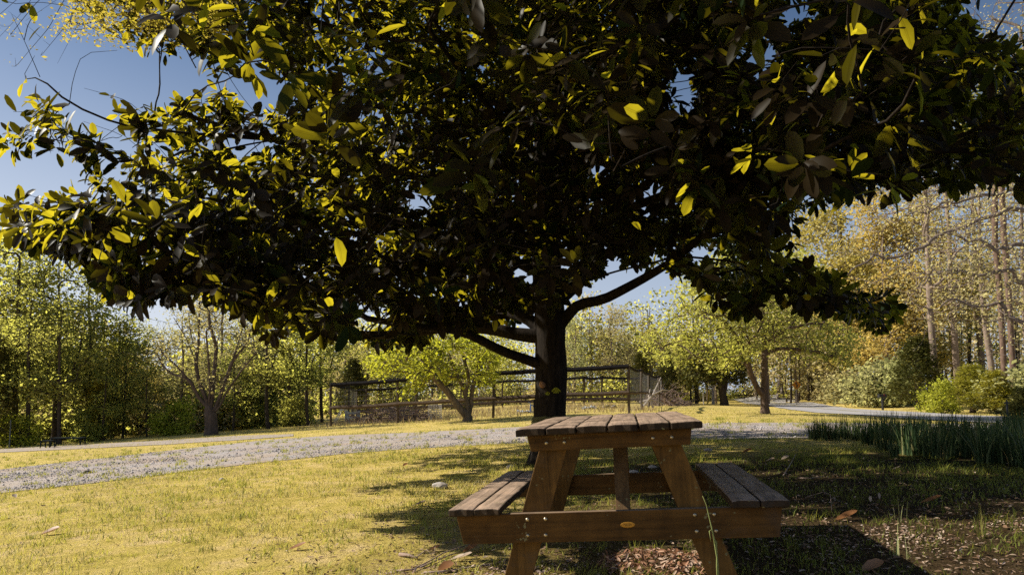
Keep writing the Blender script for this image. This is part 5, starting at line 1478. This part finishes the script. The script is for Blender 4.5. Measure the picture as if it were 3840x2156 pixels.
# metal post and low dark table at the left wood edge
b = gp(50, 27.6); o_ = thing('metal_post', 'thin grey metal post at the left wood edge', 'post', b)
mb = MB(); mb.tube([(0, 0, -.1), (0, 0, 1.1)], 0.022, 7); mb.build('shaft', flat_mat('grey_post', (0.12, 0.14, 0.15), None, 20, 0.5, 0.5), o_)
mb = MB(); mb.tube([(0, 0, 1.1), (0, 0, 1.13)], 0.028, 7); mb.build('cap', wm, o_)
grn = flat_mat('faded_green_plastic', (0.015, 0.022, 0.026), (0.008, 0.012, 0.014), 12, 0.9, 0.05)
b = ground_at(255, 1672); lt = thing('low_table', 'low dark bluish table standing in the shade at the left wood edge', 'table', b, 0.1)
mb = MB(); mb.box((0, 0, 0.30), (1.1, 0.4, 0.035)); mb.build('tabletop', grn, lt, bevel=0.01)
for sx_ in (-1, 1):
    for sy_ in (-1, 1):
        mb = MB(); mb.tube([(sx_ * 0.5, sy_ * 0.16, 0.29), (sx_ * 0.52, sy_ * 0.18, -0.02)], 0.022, 6); mb.build('leg', grn, lt)
b = ground_at(178, 1679); lt = thing('low_stool', 'dark square stool left of the low dark table', 'stool', b, 0.0)
mb = MB(); mb.box((0, 0, 0.26), (0.36, 0.3, 0.03)); mb.build('seat', grn, lt, bevel=0.01)
for sx_ in (-1, 1):
    for sy_ in (-1, 1):
        mb = MB(); mb.tube([(sx_ * 0.15, sy_ * 0.12, 0.25), (sx_ * 0.17, sy_ * 0.14, -0.02)], 0.02, 6); mb.build('leg', grn, lt)

# dark pole and dark hedge at the right edge
b = ground_at(3782, 1640); o_ = thing('garden_pole', 'thin black garden pole rising over the daffodil bed at the right edge', 'pole', b)
top = at(3782, 1500, b[1])[2] - b[2]
mb = MB(); mb.tube([(0, 0, -.05), (0, 0, top - 0.06)], 0.018, 7); mb.build('shaft', dk, o_)
mb = MB(); mb.box((0, 0, top - 0.05), (0.09, 0.03, 0.02)); mb.tube([(0, 0, top - .06), (0, 0, top + .02)], [0.02, 0.004], 6); mb.build('finial', dk, o_)
x_ = (3850 - CX) / F * 12.5
o_ = copy_thing(PROTO['cedar'], (x_, 12.5, float(g(x_, 12.5)) - 0.1), 1.0, (0.42, 0.42, 0.20), 'low black evergreen at the right edge behind the daffodil bed')
o_.name = 'cedar_shrub'; o_['category'] = 'shrub'
if 'group' in o_.keys(): del o_['group']

# ------------------------------------------------------------------ daffodil bed
daf_m = leaf_mat('daffodil_leaf', [(0, (0.022, 0.042, 0.018)), (0.55, (0.052, 0.09, 0.038)), (0.85, (0.15, 0.20, 0.085)), (1, (0.36, 0.29, 0.13))], (0.24, 0.34, 0.05), 0.25, 0.5, 0.10, vary=0.05)


def clump_mesh(n, h, sp, seed, wd=0.014):
    r = np.random.default_rng(seed); a = r.uniform(0, 6.28, n); q = sp * np.sqrt(r.uniform(0, 1, n))
    bs = np.stack([q * np.cos(a), q * np.sin(a), np.full(n, -0.01)], 1); a2 = a + r.normal(0, .6, n)
    V, Fq, k = blades(bs, h * r.uniform(0.45, 1.1, n), np.stack([np.cos(a2), np.sin(a2)], 1), np.abs(r.normal(0.16, .26, n)), wd * r.uniform(.7, 1.2, n), 5, r, 0.8)
    return mk_mesh('blades', V, [Fq], {'tint': np.repeat(r.uniform(0, 1, n), k)}, True, [daf_m])


daf_meshes = [clump_mesh(100, 0.46, 0.13, 61), clump_mesh(125, 0.48, 0.16, 62), clump_mesh(64, 0.40, 0.08, 63), clump_mesh(105, 0.52, 0.12, 64)]
rr = np.random.default_rng(65)
DG = 'daffodil clumps in the shady bed on the right'
rows = [(3096, 1650, 1, None), (3080, 1640, 2, None), (3058, 1648, 0, 'leftmost clump of daffodil leaves, standing at the edge of the gravel'), (3130, 1652, 2, 'second clump of daffodil leaves from the gravel edge'), (3195, 1650, 1, None), (3262, 1668, 0, None), (3315, 1690, 3, 'tall dark clump of daffodil leaves standing below the mailbox'),
        (3230, 1652, 2, None), (3370, 1655, 1, None), (3430, 1650, 3, None), (3405, 1690, 0, None), (3480, 1670, 2, None), (3520, 1690, 1, None), (3560, 1665, 0, None), (3600, 1660, 3, None), (3640, 1690, 1, 'pale lit clump of arching daffodil leaves in the right half of the bed'),
        (3685, 1665, 0, None), (3720, 1680, 1, None), (3760, 1665, 3, None), (3800, 1690, 1, None), (3835, 1670, 0, None), (3870, 1690, 3, None), (3560, 1720, 2, 'foremost clump of upright daffodil leaves, nearest the shaded grass'), (3665, 1715, 2, None), (3770, 1715, 1, None), (3460, 1640, 1, None), (3340, 1640, 0, None), (3530, 1640, 3, None), (3650, 1645, 1, None), (3740, 1645, 0, None), (3820, 1650, 3, None), (3900, 1660, 1, None), (3940, 1680, 0, None),
        (3430, 1705, 1, None), (3500, 1715, 3, None), (3610, 1712, 0, None), (3705, 1735, 3, None), (3800, 1740, 0, None), (3850, 1725, 1, None), (3880, 1760, 3, None), (3290, 1640, 1, None), (3160, 1640, 0, None), (3590, 1690, 3, None), (3740, 1700, 0, None), (3830, 1705, 3, None),
        (3352, 1715, 2, 'short yellowish clump of leaves with its feet lit in front of the bed')]
for px_, py_, mi, lab in rows:
    b = ground_at(px_, py_)
    t_ = thing('daffodil_clump', lab or 'one of the dark green daffodil leaf clumps packed side by side in the shady bed', 'daffodil clump', b, rr.uniform(0, 6.28), DG)
    s_ = rr.uniform(0.85, 1.08) if px_ > 3200 else 0.86
    if py_ > 1712 and mi == 2: s_ = 0.62
    t_.scale = (s_, s_, s_)
    link('blades', daf_meshes[mi], t_)

# ------------------------------------------------------------------ single stems, tufts, fallen leaves, twigs in the foreground
stem_m = leaf_mat('pale_stem', [(0, (0.42, 0.46, 0.16)), (1, (0.66, 0.64, 0.32))], (0.5, 0.5, 0.1), 0.3, vary=0)
tuft_m = leaf_mat('tuft_blade', [(0, (0.14, 0.17, 0.03)), (0.6, (0.28, 0.28, 0.05)), (1, (0.45, 0.38, 0.12))], (0.5, 0.45, 0.06), 0.35, vary=0)
d_ = 2.95
pts = [at(2695, 2215, d_), at(2690, 2100, d_), at(2672, 1990, d_), at(2655, 1920, d_), at(2648, 1890, d_), at(2634, 1858, d_)]
b = pts[0].copy(); st = thing('grass_stalk', 'tall thin green stalk standing in front of the right leg of the table', 'stalk', (b[0], b[1], float(g(b[0], b[1]))))
o = np.array(st.location)
mb = MB(); pts[0][2] = o[2] - 0.01; mb.tube([q - o for q in pts], [0.0032, 0.003, 0.0026, 0.002, 0.0016, 0.001], 6); so_ = mb.build('stem', stem_m, st, smooth=True)
mb = MB(); mb.tube([at(2700, 2215, d_) - o, at(2686, 2040, d_) - o, at(2668, 1984, d_) - o, at(2660, 1990, d_) - o, at(2666, 2030, d_) - o], [0.003, 0.0026, 0.002, 0.002, 0.001], 6); mb.build('bent_blade', stem_m, st, smooth=True)
mb = MB(); mb.tube([at(2692, 2215, d_) - o, at(2688, 2120, d_) - o, at(2688, 2026, d_) - o], [0.0032, 0.003, 0.0012], 6); mb.build('blade', stem_m, st, smooth=True)


def tuft(px_, py_, n, h, sp, lab, seed, wd=0.004, lean=0.5, mat=None, name='grass_tuft', cat='grass tuft'):
    r = np.random.default_rng(seed); b = ground_at(px_, min(py_, 2400)); a = r.uniform(0, 6.28, n)
    bs = np.stack([r.normal(0, sp, n), r.normal(0, sp, n), np.full(n, -0.005)], 1)
    V, Fq, k = blades(bs, h * r.uniform(.5, 1.1, n), np.stack([np.cos(a), np.sin(a)], 1), np.abs(r.normal(lean, lean * .5, n)), wd * r.uniform(.7, 1.3, n), 5, r)
    o = link(name, mk_mesh(name, V, [Fq], {'tint': np.repeat(r.uniform(0, 1, n), k)}, True, [mat or tuft_m])); o.location = tuple(b); tag(o, lab, cat)


tuft(2375, 2085, 9, 0.14, 0.02, 'spray of curved grass blades lit under the middle of the table', 1)
tuft(2470, 2070, 5, 0.10, 0.015, 'few thin grass blades right of the lit spray under the table', 2)
tuft(2265, 2150, 2, 0.13, 0.004, 'pair of straight grass blades left of the lit leaves under the table', 3, lean=0.1)
tuft(2030, 2150, 10, 0.05, 0.03, 'small yellow green tuft at the foot of the left table leg', 4)
tuft(3362, 2085, 6, 0.20, 0.02, 'cluster of thin rush stems in the lit patch on the right', 5, 0.004, 0.12, stem_m, 'rush_stems', 'rush')
tuft(3405, 2100, 3, 0.15, 0.01, 'short lone rush stems right of the rush cluster in the lit patch', 6, 0.003, 0.12, stem_m, 'rush_stems', 'rush')
tuft(3692, 2015, 16, 0.19, 0.016, 'dense upright green tuft near the lower right corner', 7, 0.005, 0.12, tuft_m)
tuft(3390, 1960, 4, 0.20, 0.02, 'dim thin stems standing in the shade above the rush cluster', 8, 0.003, 0.1, stem_m, 'rush_stems', 'rush')
tuft(1500, 2060, 10, 0.12, 0.05, 'tall thin blades at the shadow edge left of the table', 9, 0.003, 0.35)
tuft(1560, 2040, 5, 0.13, 0.03, 'wispy pale blades just left of the table, in its shade', 10, 0.003, 0.25)
tuft(1455, 1905, 30, 0.07, 0.08, 'dark tuft on the shadow strip in the middle of the lawn', 11, 0.005)
tuft(765, 2065, 30, 0.06, 0.04, 'small green tuft in the sunny lower left lawn', 12, 0.005)
tuft(820, 1770, 24, 0.07, 0.06, 'weedy tuft on the near edge of the gravel', 13, 0.006)
tuft(285, 1815, 30, 0.07, 0.07, 'green tuft on the gravel edge at the far left', 14, 0.006)
tuft(3070, 1690, 24, 0.10, 0.10, 'grass clump at the gravel edge before the daffodils', 15, 0.006)

dead_m = leaf_mat('fallen_leaf', [(0, (0.20, 0.085, 0.03)), (0.5, (0.34, 0.15, 0.06)), (1, (0.52, 0.40, 0.30))], (0.4, 0.18, 0.05), 0.15, 0.5, 0.3, vary=0)


def fallen(px_, py_, l_, w_, ang, tint, lab, droop=-0.25, lift=0.01):
    b = ground_at(px_, py_)
    V, f4, f3 = big_leaves(np.array([[0, 0, lift]]), np.array([[math.cos(ang), math.sin(ang), 0.12]]), np.array([[0.1, -0.2, 1.0]]), np.array([l_]), np.array([w_]), np.array([droop]), 0.25)
    o = link('fallen_leaf', mk_mesh('fallen_leaf', V, [f4, f3], {'tint': np.full(11, tint)}, True, [dead_m])); o.location = tuple(b); tag(o, lab, 'fallen leaf')


fallen(150, 2008, 0.15, 0.09, 0.3, 0.55, 'large curled orange brown leaf lying alone on the lower left lawn')
fallen(60, 1868, 0.10, 0.06, 2.5, 0.95, 'pale dry leaf on the grass near the left edge by the gravel')
fallen(1080, 2065, 0.12, 0.05, 0.2, 0.4, 'brown leaf on the sunny grass between the shadow strip and the lower edge')
fallen(1510, 1750, 0.10, 0.06, 1.0, 0.3, 'rusty leaf at the upper end of the tree shadow')
fallen(1545, 1900, 0.13, 0.05, 0.1, 0.8, 'pinkish leaf in the shadow strip left of the bench')
fallen(1685, 2105, 0.10, 0.045, -0.1, 0.98, 'pale curled leaf by the twigs left of the table leg')
fallen(1715, 2098, 0.09, 0.04, 0.1, 0.92, 'pale pointed leaf touching the curled one by the twigs')
fallen(1735, 2075, 0.11, 0.05, 0.6, 0.25, 'dark orange leaf behind the pale curled leaf by the twigs')
fallen(1640, 2148, 0.10, 0.08, 0.5, 0.15, 'brown cupped leaf between the twigs at the lower edge')
fallen(1600, 2070, 0.09, 0.04, 0.1, 0.35, 'orange brown leaf behind the twig heap')
fallen(2780, 1700, 0.16, 0.07, 0.1, 0.45, 'long orange brown leaf on the shaded grass right of the table')
fallen(2930, 1725, 0.12, 0.06, 0.4, 0.98, 'whitish leaf on the shaded grass left of the daffodil bed')
fallen(2870, 1732, 0.11, 0.05, 0.0, 0.9, 'greyish leaf on the shaded grass above the right bench')
fallen(3450, 1890, 0.16, 0.05, 0.0, 0.5, 'reddish leaf lying flat in the dark grass on the right')
fallen(3130, 1955, 0.17, 0.06, 0.2, 0.3, 'curled brown leaf in the shade right of the bench end')
fallen(3330, 1765, 0.13, 0.02, -0.2, 0.99, 'pale stalk like leaf lit in front of the daffodils')
fallen(3230, 2150, 0.13, 0.07, 0.3, 0.6, 'big brown leaf in the table shadow at the lower edge')
fallen(2700, 2085, 0.10, 0.07, 1.2, 0.42, 'orange leaf beside the right table leg on the lit leaf pile')

# lit heap of shredded leaves under the table
r = np.random.default_rng(71); n = 900; b = ground_at(2490, 2120)
q = np.sqrt(r.uniform(0, 1, n)); a = r.uniform(0, 6.28, n)
Pq = np.stack([q * np.cos(a) * 0.34, q * np.sin(a) * 0.3, 0.01 + 0.055 * (1 - q ** 2) * r.uniform(0.3, 1, n)], 1)
D = unit(np.stack([r.normal(0, 1, n), r.normal(0, 1, n), r.normal(0, .3, n)], 1)); Ln = r.uniform(0.02, 0.05, n)
V, f4, f3 = big_leaves(Pq, D, unit(r.normal(0, .35, (n, 3)) + np.array([0, 0, 1])), Ln, Ln * r.uniform(.25, .5, n), r.uniform(-.4, .4, n), 0.25)
heap_m = leaf_mat('shredded_leaf', [(0, (0.22, 0.10, 0.05)), (0.5, (0.45, 0.24, 0.15)), (1, (0.62, 0.45, 0.34))], (0.4, 0.2, 0.08), 0.15, vary=0)
o = link('leaf_pile', mk_mesh('leaf_pile', V, [f4, f3], {'tint': np.repeat(r.uniform(0, 1, n), 11)}, mats=[heap_m])); o.location = tuple(b)
tag(o, 'small pile of pinkish shredded dead leaves lit by the sun under the table', 'leaf pile', kind='stuff')

tw_m = flat_mat('bleached_twig', (0.42, 0.31, 0.26), (0.24, 0.16, 0.12), 25, 0.85)
tw_p = ground_at(1600, 2120)


def twig(pxs, rad_, lab):
    P3 = np.array([ground_at(px_, py_) + np.array([0, 0, h_]) for px_, py_, h_ in pxs]); c_ = P3[0].copy()
    mb = MB(); mb.tube(P3 - c_, np.linspace(rad_, rad_ * .5, len(P3)), 6); o = mb.build('twig', tw_m, None, smooth=True); o.location = tuple(c_); tag(o, lab, 'twig')


twig([(1480, 2146, .01), (1550, 2142, .012), (1620, 2110, .02), (1660, 2092, .03), (1760, 2058, .03)], 0.006, 'long thin twig running up right from the lower edge, left of the table')
twig([(1575, 2133, .01), (1625, 2118, .02), (1680, 2098, .025), (1720, 2082, .02)], 0.006, 'thin twig parallel to the long one, nearer the table')
twig([(1590, 2153, .01), (1660, 2150, .012), (1740, 2138, .012), (1850, 2120, .012), (1900, 2105, .01)], 0.007, 'long curved twig at the lower edge reaching toward the left table leg')
twig([(1500, 2085, .012), (1530, 2092, .02), (1565, 2100, .014)], 0.013, 'short thick stick at the left of the twig heap')
twig([(1560, 2095, .01), (1600, 2085, .04), (1625, 2100, .02), (1632, 2080, .05)], 0.004, 'crooked wiry twig standing up from the twig heap')
twig([(2935, 1790, .01), (2960, 1765, .05), (2985, 1735, .10)], 0.006, 'forked twig poking up from the lit grass right of the bench')
twig([(2990, 1795, .01), (3040, 1800, .02), (3090, 1790, .015)], 0.005, 'thin twig lying on the lit grass right of the bench')
twig([(3030, 1870, .02), (3090, 1868, .05), (3115, 1885, .06), (3120, 1925, .01)], 0.003, 'bent pale straw in the shade beyond the right bench')

# pale stone and scraps
rock_m = flat_mat('white_stone', (0.62, 0.58, 0.55), (0.36, 0.28, 0.22), 14, 0.8)
for px_, py_, s_, lab in ((1650, 1830, 0.07, 'white and brown stone in the tree shadow left of the bench'), (1915, 1756, 0.05, 'pinkish stone on the grass behind the left bench'), (832, 1800, 0.035, 'white pebble on the sunny lawn near the gravel'), (2375, 1775, 0.045, 'left white scrap on the grass seen through the table frame'), (2447, 1755, 0.04, 'right white scrap on the grass seen through the table frame'), (2655, 1690, 0.045, 'bluish white scrap on the grass right of the tabletop'), (330, 1775, 0.06, 'dark flat stone on the gravel near the left edge')):
    b = ground_at(px_, py_); r = np.random.default_rng(int(px_)); bm = bmesh.new(); bmesh.ops.create_icosphere(bm, subdivisions=2, radius=s_)
    for v in bm.verts: v.co = Vector((v.co.x * 1.3, v.co.y, v.co.z * 0.6)) * (1 + r.normal(0, 0.09))
    me = bpy.data.meshes.new('stone'); bm.to_mesh(me); bm.free(); me.materials.append(rail_d if px_ == 330 else rock_m)
    o = link('stone', me); o.location = (b[0], b[1], b[2] + s_ * 0.35); tag(o, lab, 'stone')
